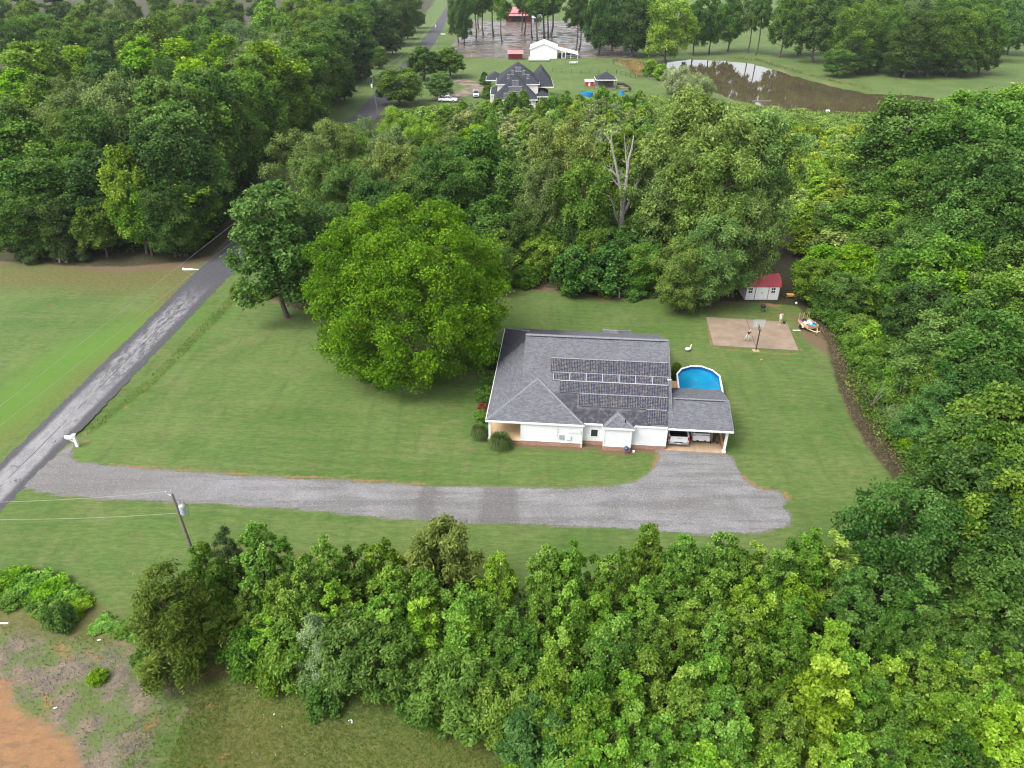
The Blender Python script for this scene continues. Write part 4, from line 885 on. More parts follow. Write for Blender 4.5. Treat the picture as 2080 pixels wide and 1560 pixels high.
def tub(name, label, cat, mt, x, y, z, a, b, h, rz=0):
    t_ = thing(name, label, cat, TL(x, y, z), ta+rz, 'load on the trailer')
    m = MB(); n4 = [(-1,-1), (1,-1), (1,1), (-1,1)]
    vs = [(i*a*.42, j*b*.42, 0) for i, j in n4] + [(i*a*.5, j*b*.5, h) for i, j in n4] + [(i*a*.46, j*b*.46, h) for i, j in n4] + [(i*a*.39, j*b*.39, .03) for i, j in n4]
    fs = [(0,3,2,1)] + [(k*4+i, k*4+(i+1) % 4, (k+1)*4+(i+1) % 4, (k+1)*4+i) for k in range(3) for i in range(4)] + [(12,13,14,15)]
    m.add(vs, fs).build('tub', M[mt], t_); MB().box(-a*.54, a*.54, -b*.5-.01, -b*.5+.03, h-.06, h+.01).build('lip', M[mt], t_); return t_
lump('bag', 'crumpled purple bag at the stake end of the trailer', 'bag', 'purple', -.85, -.5, .68, .28, .24, .2)
lump('bag', 'black rubbish bag at the stake end of the trailer', 'bag', 'black', -.75, -.05, .72, .38, .3, .24)
lump('bag', 'white plastic bag in the middle of the trailer load', 'bag', 'bagwhite', -.15, -.38, .68, .32, .3, .22)
lump('bag', 'long white plastic sack across the trailer load', 'bag', 'bagwhite', -.05, .18, .74, .52, .2, .22, .3)
lump('netting', 'bundle of green netting on the right of the trailer', 'netting', 'greenp', -.55, .5, .68, .4, .24, .2)
tub('storage_tub', 'teal blue storage tub near the trailer front', 'tub', 'cyan', .5, -.02, .5, .62, .5, .34, .2)
tub('storage_tub', 'dark blue storage tub at the trailer front right', 'tub', 'blue', .45, .48, .5, .5, .42, .36, -.2)
tub('cardboard_box', 'torn red carton at the front left corner of the trailer', 'box', 'redp', .55, -.5, .5, .55, .4, .3, .1)
lump('bag', 'light blue bag slumped over the trailer front board', 'bag', 'cyan', .82, .28, .72, .2, .26, .16)
for i, (u, v, lb) in enumerate(((1614, 671, 'white scrap board on the ground between court and trailer, nearer the court'), (1622, 671, 'white scrap board on the ground just left of the trailer wheel'), (1661.5, 673, 'white scrap board on the ground right of the trailer'))):
    o = MB().box(-.22, .22, -.07, .07, 0, .03).build('board', M['bagwhite']); o.location = G(u, v, .01); o.rotation_euler = (0, 0, -.3); tag(o, lb, 'board', 'scraps round the trailer')
# yellow wheelbarrow by the shed
q = G(1603, 606); wb = thing('wheelbarrow', 'yellow wheelbarrow beside the brush to the right of the shed', 'wheelbarrow', q, R_(-6))
MB().add([(-.45,-.3,.62),(.5,-.3,.62),(.5,.3,.62),(-.45,.3,.62),(-.3,-.18,.34),(.25,-.18,.34),(.25,.18,.34),(-.3,.18,.34)], [(4,7,6,5),(0,1,5,4),(1,2,6,5),(2,3,7,6),(3,0,4,7)]).build('tray', M['yellow'], wb)
MB().tube([(-.62,-.05,.2), (-.62,.05,.2)], .2, 14).build('wheel', M['rubber'], wb)
for s in (-1, 1): MB().bar((-.62, s*.08, .2), (.95, s*.28, .55), .04).build('handle', M['wood'], wb); MB().bar((.2, s*.2, .36), (.3, s*.2, 0), .035).build('leg', M['dark'], wb)
# ---------------------------------------------------------------- mailbox, drain pipe, poles and wires
q = G(158, 907); mbx = thing('mailbox', 'white mailbox on a thick white post where the drive meets the road', 'mailbox', q, R_(188))
MB().box(-.13, .13, -.13, .13, 0, 1.35).build('post', M['white'], mbx, bevel=.02); MB().box(-.18, .18, -.18, .18, 1.35, 1.42).build('cap', M['white'], mbx)
MB().box(-.05, .75, -.06, .06, .95, 1.07).build('arm', M['white'], mbx)
prof = [(-.13, 1.08), (.13, 1.08), (.13, 1.25)] + [(.13*math.cos(t_), 1.25+.13*math.sin(t_)) for t_ in np.linspace(.3, math.pi-.3, 6)] + [(-.13, 1.25)]
bx_ = MB().prism(prof, 'x', .12, .80).build('box', M['white'], mbx); MB().box(.8, .815, -.12, .12, 1.09, 1.36).build('door', M['trim'], bx_); MB().box(.45, .47, .13, .145, 1.2, 1.42).build('flag', M['redtoy'], bx_)
MB().bar((.1, 0, .55), (.55, 0, .96), .09).build('brace', M['white'], mbx)
q = G(373, 549.5); e_ = G(404, 549); pp = thing('drain_pipe', 'white tapered plastic drain pipe lying in the brown grass left of the road', 'pipe', q)
MB().tube([(0,0,.16), ((e_-q).x*.55, (e_-q).y*.55, .14), ((e_-q).x, (e_-q).y, .1)], [.18, .15, .05], 12).build('pipe', M['white'], pp); MB().tube([(-.05,0,.22), (.08,0,.22)], .22, 12).build('collar', M['white'], pp)
def pole(base, h, label, lean=(0, 0), trans=None, can='white', name='utility_pole'):
    p = thing(name, label, 'utility pole', base, 0, 'utility poles'); top = Vector((lean[0], lean[1], h))
    MB().tube([(0,0,-.2), tuple(top*.5), tuple(top)], [.14, .12, .09], 10).build('pole', M['oldwood'], p)
    if trans:
        z, dx_, dy_ = trans; b = top*(z/h); c_ = b + Vector((dx_, dy_, 0))
        tf = MB().lathe([(.21, -.44), (.24, -.4), (.24, .3), (.2, .4), (.08, .45)], tuple(c_), 16).build('transformer', M[can], p)
        m = MB()
        for s in (-1, 1): m.tube([(c_.x+s*.12, c_.y, c_.z+.45), (c_.x+s*.16, c_.y, c_.z+.78)], [.05, .03], 8)
        m.build('bushing', M['greymetal'], tf); m = MB(); m.bar(tuple(b + Vector((0,0,.15))), tuple(c_ + Vector((0,0,.15))), .1); m.bar(tuple(b - Vector((0,0,.25))), tuple(c_ - Vector((0,0,.25))), .1); m.build('bracket', M['dark'], p)
        m = MB(); m.tube([(c_.x+.16, c_.y, c_.z+.78), (c_.x+.5, c_.y-.05, c_.z+.3), (c_.x+.3, c_.y, c_.z-.7), tuple(b - Vector((-.1, 0, .9)))], .015, 5); m.build('lead', M['black'], p)
    m = MB(); m.bar(tuple(top - Vector((.0, 0, .25))), tuple(top + Vector((-.45, .1, -.15))), .07); m.tube([tuple(top + Vector((-.45, .1, -.15))), tuple(top + Vector((-.45, .1, .1)))], .05, 8); m.tube([tuple(top), tuple(top + Vector((0, 0, .3)))], .03, 6); m.build('insulator', M['greymetal'], p)
    return p, base + top
pb = G(398, 1140)
# height whose top projects on the photo's pole top
hp = 7.2
tp_ = G(349, 1002, hp); ln = tp_ - pb; lean = (ln.x, ln.y); print('pole lean', lean)
lean = (max(-.5, min(.5, lean[0])), max(-.5, min(.5, lean[1])))
_, ptop = pole(Vector((pb.x, pb.y, 0)), hp, 'weathered utility pole with a pale transformer can beside the gravel drive', lean, (hp-1.55, .42, -.05), 'greymetal')
def wire(a, b, sag, label, r=.016, mt='wire', group='overhead wires'):
    a, b = Vector(a), Vector(b); pts = [a.lerp(b, i/16) - Vector((0, 0, sag*4*(i/16)*(1-i/16))) for i in range(17)]
    return tag(MB().tube(pts, r, 5).build('overhead_wire', M[mt]), label, 'wire', group)
wire(ptop + Vector((-.45, .1, .1)), G(-330, 1016, 7.0), .6, 'upper wire running left from the top of the transformer pole', .010)
wire(ptop + Vector((0, 0, -1.95)), G(-330, 1044, 5.2), .6, 'lower wire running left from below the transformer can', .010)
qb = G(768, 237); _, ft = pole(qb, 10.6, 'utility pole with a white transformer can beside the road in front of the round tree', (-.6, 0), (8.1, -.45, -.1), 'white')
qb2 = G(892, 100); _, ft2 = pole(qb2, 11.5, 'most distant utility pole with a white can along the road', (-.8, 0), (9.5, -.4, 0), 'white')
za_, zb_ = 9.8, 8.6
A1 = G(472, 456, za_); B1 = G(0, 825, za_); d1 = (B1-A1)
wire(A1 - d1*1.6, B1 + d1*.4, .0, 'upper overhead wire crossing the left field alongside the road', .010)
A2 = G(484, 482, zb_); B2 = G(0, 865, zb_); d2 = (B2-A2)
wire(A2 - d2*1.6, B2 + d2*.4, .0, 'lower overhead wire crossing the left field alongside the road', .008)
wire(ft, ft2, 1.5, 'wire strung between the two far roadside poles', .02)
# ---------------------------------------------------------------- trees: crowns of real leaf faces on limbs
def unit(a): return a/np.maximum(np.linalg.norm(a, axis=1, keepdims=True), 1e-9)
def leaves_mesh(name, pos, nrm, L, Wd, rng, tint, fold=.18, dirs=None, material=None):
    n = len(pos); nrm = unit(nrm)
    if dirs is None: dirs = rng.normal(size=(n, 3))
    a = unit(dirs - (dirs*nrm).sum(1, keepdims=True)*nrm); b = np.cross(nrm, a)
    L = (L*(.65+.7*rng.rand(n)))[:, None]; Wd = (Wd*(.65+.7*rng.rand(n)))[:, None]
    V = np.empty((n, 4, 3)); up = nrm*Wd*fold*2
    V[:, 0] = pos - a*L*.5; V[:, 1] = pos + b*Wd*.5 + up + a*L*.08; V[:, 2] = pos + a*L*.5 - nrm*L*.12; V[:, 3] = pos - b*Wd*.5 + up + a*L*.08
    q = np.arange(4*n).reshape(n, 4)
    return np_mesh(name, V.reshape(-1, 3), q, material or M['leaf'], tint)
def tree_kind(seed, H, R, hb, prof, ncl, rc, ntw, nlf, L, Wd, up=.5, flat=.75, trunk_r=.2, bark='bark', twr=.32, droop=0.0, tfrac=.8, limbs=34, rad_lo=.7, wob=.25, spray=False, inner=.18, infac=.55):
    """returns (crown mesh, trunk mesh): H height, R radius, hb crown base, prof(t) radius share at crown height share t"""
    rng = np.random.RandomState(seed)
    ts = np.linspace(0, 1, 200); pr = np.array([prof(t) for t in ts]); cdf = np.cumsum(pr**1.25 + .02); cdf /= cdf[-1]
    u = (np.arange(ncl) + rng.rand(ncl))/ncl; t = np.interp(u, cdf, ts)
    ang = np.arange(ncl)*2.39996 + rng.rand(ncl)*1.0
    lob = 1 + wob*np.sin(ang*3 + seed) * .5 + wob*(rng.rand(ncl)-.5)*1.4
    rr_ = np.interp(t, ts, pr)*R*lob; rad = rr_*(rad_lo + (1-rad_lo)*np.sqrt(rng.rand(ncl)))
    inn = rng.rand(ncl) < inner; rad[inn] *= infac
    C = np.stack([np.cos(ang)*rad, np.sin(ang)*rad, hb + t*(H-hb) + rng.normal(size=ncl)*.03*H], 1)
    rcs = rc*(.7+.6*rng.rand(ncl))*np.clip(.65+.5*np.interp(t, ts, pr), .5, 1.1)
    C[:, 2] = np.minimum(C[:, 2], H - rcs*flat*.6)
    out = unit(C*np.array([1, 1, 0]) + 1e-6) ; out[:, 2] = .35 + (t-.4)*.9; out = unit(out)
    # twigs on each clump's outer half
    d = unit(rng.normal(size=(ncl, ntw, 3)).reshape(-1, 3)).reshape(ncl, ntw, 3) + out[:, None, :]*.75 + np.array([0, 0, .25 - droop])
    d /= np.linalg.norm(d, axis=2, keepdims=True)
    T = C[:, None, :] + d*rcs[:, None, None]*(.45+.55*rng.rand(ncl, ntw, 1))*np.array([1, 1, flat])
    ctint = rng.rand(ncl); ttint = rng.rand(ncl, ntw)
    T = T.reshape(-1, 3); D = d.reshape(-1, 3)
    n = len(T)*nlf
    off_ = rng.normal(size=(n, 3))*twr*np.array([1, 1, .7]); base = np.repeat(T, nlf, 0)
    pos = base + off_; Dr = np.repeat(D, nlf, 0)
    rad_all = np.hypot(pos[:, 0], pos[:, 1]); sr = R/np.percentile(rad_all, 96); sz = (H-hb*.5)/(np.percentile(pos[:, 2], 99.95)-hb*.5)
    for A_ in (pos, C): A_[:, :2] *= sr; A_[:, 2] = hb*.5 + (A_[:, 2]-hb*.5)*sz
    nr_ = Dr*.45 + np.array([0, 0, up]) + rng.normal(size=(n, 3))*.42
    dirs = None
    if spray: dirs = Dr + rng.normal(size=(n, 3))*.35 + np.array([0, 0, .5 - droop])
    elif droop: dirs = Dr*.6 + rng.normal(size=(n, 3))*.6 - np.array([0, 0, droop*1.2])
    tint = .30*np.repeat(np.repeat(ctint, ntw), nlf) + .30*np.repeat(ttint.ravel(), nlf) + .40*rng.rand(n)
    keep = pos[:, 2] > .15
    cm = leaves_mesh('crown', pos[keep], nr_[keep], L, Wd, rng, tint[keep], dirs=None if dirs is None else dirs[keep])
    m = MB(); zt = hb + tfrac*(H-hb); k = 7
    ph = rng.rand()*6; bend = .025*H
    tr_ = lambda z: Vector((bend*math.sin(z/H*3+ph)*min(1, z/2), bend*math.cos(z/H*2.3+ph)*min(1, z/2), z))
    m.tube([tr_(zt*i/k) - Vector((0, 0, .3 if i == 0 else 0)) for i in range(k+1)], [trunk_r*(1.35 if i == 0 else 1-.85*i/k) for i in range(k+1)], 8)
    for i in rng.choice(ncl, min(limbs, ncl), replace=False):
        c = Vector(C[i]); z0 = max(hb*.75, min(zt*.95, c.z - math.hypot(c.x, c.y)*.55)); z0 = max(.4, z0); s = tr_(z0)
        r0 = max(.025, trunk_r*(1-.85*z0/zt)*.5); mid = s.lerp(c, .5) + Vector((0, 0, -.05*(c-s).length))
        m.tube([s, mid, c], [r0, r0*.6, r0*.2], 5, False)
    return cm, m.mesh('trunk', M[bark])
dome = lambda t: math.sqrt(max(0, 1-(abs(t-.42)/(.42 if t < .42 else .58))**2.3))
cone = lambda t: max(.05, (min(1, t*4+.35))*(1-t)**.62)
ovoid = lambda t: math.sin(math.pi*min(1, (t*.93+.07))**.75)**.8
rough_ = lambda t: max(.12, math.sin(math.pi*(.12+.86*t)**.8)**.6)
cedarp = lambda t: max(.04, (min(1, t*5+.55))*(1-t)**.75)
K = {}
K['gum'] = [tree_kind(10+i, 8.2, 2.05, .8, cone if i % 3 == 2 else ovoid, 84, .44, 10, 19, .20, .155, up=.62, trunk_r=.11, twr=.125, flat=1.0, limbs=30, wob=.5, rad_lo=.6) for i in range(6)]
K['maple'] = [tree_kind(30+i, 19, 5.2, 4.5, rough_ if i % 2 else ovoid, 74, 1.5, 13, 17, .50, .36, up=.5, trunk_r=.28, twr=.48, limbs=34, wob=.5) for i in range(5)]
K['round'] = [tree_kind(50+i, 19, 6.0, 3.0, dome, 80, 1.75, 15, 15, .46, .32, up=.5, trunk_r=.33, twr=.52, limbs=34, wob=.35) for i in range(4)]
K['willowoak'] = [tree_kind(70+i, 20, 6.2, 3.0, dome, 84, 1.7, 13, 19, .52, .20, up=.6, droop=.35, trunk_r=.36, twr=.50, limbs=40, wob=.5, flat=.8) for i in range(4)]
K['bigoak'] = [tree_kind(90, 19.2, 10.9, .6, lambda t: math.sqrt(max(0, 1-(abs(t-.34)/(.42 if t < .34 else .66))**2.5)), 400, 1.45, 15, 17, .33, .18, up=.45, trunk_r=.5, twr=.33, limbs=12, tfrac=.30, wob=.10, spray=False, droop=.1, rad_lo=.84, inner=.42, infac=.76)]
K['cedar'] = [tree_kind(100+i, 8.6, 2.6, .25, cedarp, 70, .62, 12, 22, .30, .075, up=.25, trunk_r=.14, twr=.22, spray=True, limbs=30, wob=.3, droop=-.2) for i in range(2)]
K['feather'] = [tree_kind(110+i, 6.5, 2.6, .5, dome, 60, .75, 12, 20, .36, .13, up=.8, trunk_r=.09, twr=.26, limbs=30, wob=.35, droop=.25) for i in range(2)]
K['sapling'] = [tree_kind(120+i, 6.5, 2.3, .5, cone if i % 2 else ovoid, 44, .72, 10, 16, .36, .27, up=.55, trunk_r=.09, twr=.27, limbs=20, wob=.35) for i in range(4)]
K['shrub'] = [tree_kind(130+i, 2.8, 2.1, .1, lambda t: math.sqrt(max(0, 1-(t*.95)**2)), 46, .62, 10, 18, .27, .19, up=.6, trunk_r=.05, twr=.22, limbs=20, wob=.4, flat=.7) for i in range(3)]
K['boxwood'] = [tree_kind(140, 1.15, .68, .05, lambda t: math.sqrt(max(0, 1-(abs(t-.4)/.62)**2.4)), 70, .20, 12, 8, .085, .055, up=.4, trunk_r=.03, twr=.06, limbs=10, wob=.08)]
K['willow'] = [tree_kind(150, 9, 4.6, 1.0, dome, 66, 1.1, 13, 20, .60, .10, up=.3, droop=.9, trunk_r=.2, twr=.42, limbs=30, wob=.35, bark='barkpale')]
K['tall'] = [tree_kind(160+i, 26, 4.8, 11.5, ovoid, 60, 1.5, 12, 14, .62, .42, up=.5, trunk_r=.36, twr=.5, limbs=26, wob=.5, tfrac=.85) for i in range(3)]
NT_ = {}
COLS = {k: tuple(x*1.7 for x in v) for k, v in dict(light=(.090, .162, .025), bright=(.082, .160, .014), mid=(.060, .112, .019), deep=(.044, .088, .018), dark=(.033, .068, .016), blue=(.054, .108, .028), olive=(.070, .110, .028), brownolive=(.076, .108, .032), grey=(.074, .118, .042), yellow=(.100, .165, .022), cedar=(.046, .070, .010), pale=(.135, .170, .080), fresh=(.081, .142, .027), darkcedar=(.034, .056, .018), soft=(.135, .195, .062), lime=(.138, .202, .034)).items()}
WORDS = {'light': 'light green', 'bright': 'bright yellow-green', 'mid': 'mid green', 'deep': 'deep green', 'dark': 'dark green', 'blue': 'blue-green', 'olive': 'olive green', 'brownolive': 'brownish olive', 'grey': 'greyish green', 'yellow': 'golden green', 'cedar': 'dark olive', 'pale': 'pale silvery green', 'fresh': 'fresh pale green', 'darkcedar': 'blackish green', 'soft': 'soft pale green', 'lime': 'lime green'}
NAMES = {'gum': 'sweetgum_tree', 'maple': 'broadleaf_tree', 'round': 'round_tree', 'willowoak': 'oak_tree', 'bigoak': 'oak_tree', 'cedar': 'cedar_tree', 'feather': 'feathery_tree', 'sapling': 'sapling_tree', 'shrub': 'shrub', 'boxwood': 'shrub', 'willow': 'willow_tree', 'tall': 'tall_tree'}
BASE = {'gum': (8.2, 2.05), 'maple': (19, 5.2), 'round': (19, 6.0), 'willowoak': (20, 6.2), 'bigoak': (19.2, 10.9), 'cedar': (8.6, 2.6), 'feather': (6.5, 2.6), 'sapling': (6.5, 2.3), 'shrub': (2.8, 2.1), 'boxwood': (1.15, .68), 'willow': (9, 4.6), 'tall': (26, 4.8)}
trng = random.Random(11); placed = []; tops = []
def plant(kind, x, y, h, r, colour, label, group, z=0.0, var=None):
    if y > 60:
        xl, xr = np.polyval(fl, y), np.polyval(fr, y); mg = (r*.9 + (3.4 if x < (xl+xr)/2 or (group and 'left' in group) else (2.5 if group else -r*.45 + .8))) if y > 120 else r*.8 + 1.5
        if group and 'left' in group: x = min(x, xl - mg)
        elif xl - mg < x < xr + mg: x = xl - mg if x < (xl+xr)/2 else xr + mg
    ms = K[kind]; i = var if var is not None else trng.randrange(len(ms)); cm, tm = ms[i % len(ms)]
    bh, br = BASE[kind]; t_ = thing(NAMES[kind], label, 'shrub' if kind in ('shrub', 'boxwood') else 'tree', (x, y, z), trng.uniform(0, 6.28), group)
    t_.scale = (r/br, r/br*trng.uniform(.93, 1.07), h/bh)
    c = part('crown', cm, t_); tr_ = part('trunk', tm, t_)
    k = [trng.uniform(.88, 1.14) for _ in range(3)]; g_ = trng.uniform(.88, 1.12); b = COLS[colour] if isinstance(colour, str) else colour
    c.color = (b[0]*g_*k[0], b[1]*g_, b[2]*g_*k[2], 1); placed.append((x, y, r)); return t_
ORD = ['', 'first', 'second', 'third', 'fourth', 'fifth', 'sixth', 'seventh', 'eighth', 'ninth', 'tenth', 'eleventh', 'twelfth', 'thirteenth', 'fourteenth', 'fifteenth', 'sixteenth', 'seventeenth', 'eighteenth', 'nineteenth', 'twentieth']
def ordin(i, n):
    if n == 1: return 'only one'
    if i == 0: return 'leftmost'
    if i == n-1: return 'rightmost'
    return (ORD[i+1] if i+1 <= n/2 or n < 5 else ORD[n-i]) + (' from the left' if i+1 <= n/2 or n < 5 else ' from the right')
NOUN = {'gum': 'young sweetgum', 'maple': 'broadleaf tree', 'round': 'round-crowned tree', 'willowoak': 'fine-leaved oak', 'cedar': 'cedar', 'feather': 'feathery tree', 'sapling': 'sapling', 'shrub': 'bush', 'tall': 'tall bare-trunked tree', 'willow': 'willow'}
def stand(items, zone, group, ymin=None):
    """items: (u, v_top, height, radius, kind, colour); labels rank like trees of one colour and kind along the zone"""
    items = sorted(items, key=lambda q: q[0]); by = {}
    for q in items: by.setdefault((q[4], q[5]), []).append(q); tops.append((q[0], q[1]))
    for (kd, co), L in by.items():
        for i, (u, v, h, r, _, _) in enumerate(L):
            if ymin: h = max(4.0, min(h, CAM_H - (ymin(u) if callable(ymin) else ymin)*math.tan(R_(PITCH) + math.atan((v-780)/FOC))))
            p = G(u, v, h*.97)
            plant(kd, p.x, p.y, h, r, co, f"{WORDS[co]} {NOUN[kd]} {zone}, {ordin(i, len(L))}", group)
# single trees of note
def topat(u, v, h): p = G(u, v, h*.97); return p.x, p.y
p = G(843, 726); bo = plant('bigoak', p.x-.2, p.y, 18.6, 10.8, (.092, .205, .013), 'huge rounded yellow-green oak standing alone on the lawn left of the house', None); bo.rotation_euler.z = 1.0
p = G(584, 645); plant('maple', p.x, p.y, 17.6, 5.7, 'blue', 'tree with a pale bare lower trunk on the lawn beside the big oak', None, var=1)
def cedar_at(u, vb, h, r, co, lb, kd='cedar'): p = G(u, vb); return plant(kd, p.x, p.y, h, r, co, lb, None)
cedar_at(383, 1338, 8.9, 3.3, 'cedar', 'bushy dark olive cedar at the edge of the bare dirt')
cedar_at(70, 530, 6.5, 2.4, 'darkcedar', 'squat dark cedar at the left edge of the woods by the lawn'); cedar_at(150, 528, 8.5, 2.6, 'darkcedar', 'taller dark cedar behind the stump at the woods edge')
x, y = topat(896, 1072, 8.2); plant('feather', x, y, 8.2, 2.7, (.135, .165, .045), 'brownish flowering tree poking above the sweetgums beside the drive', None)
x, y = topat(636, 1258, 6.2); plant('cedar', x, y, 6.3, 1.9, 'pale', 'silvery green cedar at the front left of the sweetgum grove', None)
x, y = topat(449, 1076, 6.5); plant('cedar', x, y, 6.7, 1.4, 'darkcedar', 'slim dark cedar tip behind the left sweetgums near the pole', None)
x, y = topat(1862, 1004, 11.0); plant('round', x, y, 11.0, 3.35, 'deep', 'big dense dark tree at the lawn corner right of the gravel', None)
x, y = topat(1690, 1350, 8.4); plant('gum', x, y, 8.6, 2.9, 'yellow', 'largest golden-green sweetgum in the lower right grove', None)
x, y = topat(2070, 1450, 8.4); plant('gum', x, y, 8.6, 2.4, 'yellow', 'golden-green sweetgum cut by the lower right photo edge', None)
# foreground sweetgum grove, row by row
rowA = [(515,1068),(401,1106),(653,1101),(712,1124),(768,1106),(1010,1127),(1115,1110),(1160,1113),(1320,1070),(1250,1125),(1395,1095),(1465,1093),(1495,1105),(1545,1110),(1655,1085),(1710,1095),(1590,1122),(1990,1070),(425,1160),(612,1141),(861,1165),(795,1151)]
rowB = [(570,1176),(674,1193),(785,1207),(851,1221),(948,1207),(989,1214),(1038,1252),(1105,1195),(1215,1210),(1310,1185),(1385,1150),(1460,1170),(1625,1180),(1760,1160),(1890,1185),(2010,1205),(1160,1200),(1540,1190),(430,1215),(500,1200)]
rowC = [(951,1255),(1070,1280),(1135,1290),(1255,1255),(1410,1235),(1520,1250),(1620,1225),(1710,1275),(1815,1260),(1915,1250),(1330,1260),(1460,1262),(725,1235),(560,1240),(1990,1290)]
rowD = [(892,1297),(1240,1310),(1320,1325),(1455,1335),(1535,1325),(1610,1305),(1400,1360),(1200,1370),(1285,1380),(1740,1335),(1890,1320),(1980,1320),(1060,1350),(990,1330),(1130,1365),(1820,1340)]
rowE = [(2040,1395),(2070,1330),(1400,1405),(1480,1425),(1790,1385),(1905,1420),(1860,1430),(2015,1365),(1215,1420),(1350,1465),(1560,1420),(1950,1420),(1290,1440),(1130,1430),(1600,1440),(1070,1425)]
rowF = [(1505,1465),(1440,1520),(1815,1490),(1965,1490),(1240,1470),(1590,1520),(1680,1530),(1880,1530),(2000,1545),(1330,1535),(1740,1500),(1390,1560)]
for row, zone in ((rowA, 'in the back grove row'), (rowB, 'in the second grove row'), (rowC, 'in the third grove row'), (rowD, 'in the fourth grove row'), (rowE, 'in the fifth grove row'), (rowF, 'along the bottom edge of the photo')):
    it = []
    for (u, v) in row:
        co = trng.choices(['fresh', 'mid', 'light'], [6, 5, 3])[0] if u < 1750 else trng.choices(['mid', 'deep', 'light'], [5, 3, 2])[0]
        h = trng.uniform(7.2, 8.8); it.append((u, v, h, trng.uniform(1.65, 2.2), 'gum', co))
    stand(it, zone, 'sweetgum grove below the drive', lambda u: float(np.interp(u, [380, 480, 640, 860, 1080, 1200], [34.5, 33.8, 31.6, 30.4, 28, 21])))
stand([(709,1262,6,2.6,'feather','deep'), (790,1290,5.6,2.4,'feather','deep'), (934,1345,5.6,2.8,'feather','deep'), (1030,1390,5.0,2.2,'feather','mid'), (600,1265,5.0,2.2,'feather','mid'), (1105,1425,5.4,2.5,'feather','dark'), (1165,1480,4.6,2.2,'feather','mid')], 'on the field side of the grove', 'feathery trees along the field')
stand([(1315,1490,4.6,2.0,'feather','yellow'), (1765,1525,4.5,2.0,'feather','yellow')], 'with vines at the photo bottom', 'feathery trees along the field')
stand([(560,1330,2.6,1.8,'shrub','mid'), (650,1375,2.4,1.6,'shrub','deep'), (500,1290,3,1.8,'shrub','mid'), (860,1390,2.3,1.7,'shrub','deep'), (1090,1510,2.4,2,'shrub','bright'), (1170,1540,2.4,2,'shrub','mid')], 'at the foot of the grove', 'bushes at the foot of the grove')
# right wall of woods
stand([(2021,930,12,3.6,'maple','dark'), (2045,643,13,4.4,'maple','deep'), (2062,795,13,4.2,'maple','mid'), (1984,858,11,3.4,'maple','deep'), (2046,924,11.5,3.2,'maple','mid'), (2062,880,13,3.6,'maple','mid'), (2072,975,12,3.4,'maple','mid'), (2066,1060,10,3.2,'round','dark'), (2065,1110,10,3,'maple','deep'), (2011,1010,9,2.8,'round','dark'), (2068,560,14,4.6,'maple','mid'), (1924,488,13,4.4,'maple','mid'), (1976,500,12.5,4.0,'maple','bright'), (1866,475,12,3.6,'round','blue'), (2068,490,14,4.2,'maple','deep'), (2010,600,12,4,'round','deep'), (1885,575,9,3.6,'round','dark'), (1930,650,9.5,4,'round','blue'), (2021,735,10,3.6,'round','dark'), (2076,850,11,3.2,'round','deep'), (2026,800,9,3,'round','blue')], 'in the right-hand woods', 'trees of the right-hand woods')
x, y = topat(1927, 772, 8); plant('cedar', x, y, 8.2, 3.2, 'blue', 'soft blue-green pine above the dead sticks right of the lawn', None)
stand([(1864,205,21,9.0,'round','deep'), (1980,235,21,8,'round','deep'), (2035,203,22,8,'round','mid'), (2057,379,17,5.6,'round','dark'), (1982,396,15,5,'round','blue'), (2030,300,20,7,'round','dark'), (1900,330,16,6.5,'round','deep'), (1850,330,15,5,'round','mid'), (1950,190,18,7,'maple','light'), (2075,180,19,7,'maple','light')], 'in the tall clump right of the pond', 'tall trees right of the pond')
stand([(1936,412,11,3.4,'willowoak','light'), (1740,402,10,4.8,'maple','mid'), (1812,413,10,4.4,'maple','light'), (1860,440,10,3.6,'willowoak','deep'), (1700,465,6,3.4,'sapling','soft'), (1650,455,5,3,'sapling','lime'), (1682,500,7,3.6,'maple','bright'), (1754,505,7.5,3.6,'maple','bright'), (1800,540,7,3.4,'maple','light'), (1720,560,6,3.2,'round','deep'), (1672,530,6.5,3.2,'round','mid'), (1780,470,9,3.8,'maple','deep'), (1840,540,8,3.4,'round','deep')], 'in the vine tangle behind the shed', 'vine-covered trees behind the shed')
stand([(1659,562,2.6,2.1,'shrub','bright'), (1689,582,2.4,2.1,'shrub','mid'), (1724,602,2.4,2.3,'shrub','mid'), (1674,617,1.9,1.8,'shrub','deep'), (1706,634,2.2,2.0,'shrub','deep'), (1749,642,2.6,2.2,'shrub','mid'), (1794,592,2.9,2.5,'shrub','mid'), (1784,662,2.7,2.3,'shrub','light'), (1769,702,2.6,2.0,'shrub','mid'), (1824,692,2.6,2.1,'shrub','deep'), (1854,622,3.0,2.5,'shrub','deep'), (1834,742,2.2,2.0,'shrub','light'), (1884,702,2.9,2.1,'shrub','deep'), (1874,772,2.2,1.8,'shrub','light'), (1804,782,1.7,1.6,'shrub','fresh'), (1834,832,1.7,1.8,'shrub','grey'), (1884,842,1.9,1.8,'shrub','mid'), (1864,892,1.4,1.6,'shrub','bright'), (1904,922,1.6,1.6,'shrub','bright'), (1924,972,1.6,1.6,'shrub','bright'), (1954,1012,1.7,1.5,'shrub','bright'), (1969,942,2.2,1.6,'shrub','mid'), (1914,872,2.2,1.8,'shrub','deep'), (1779,747,1.6,1.3,'shrub','deep'), (1824,872,1.1,1.0,'shrub','mid'), (1734,682,1.9,1.5,'shrub','mid')], 'in the brush right of the lawn', 'bushes right of the lawn')
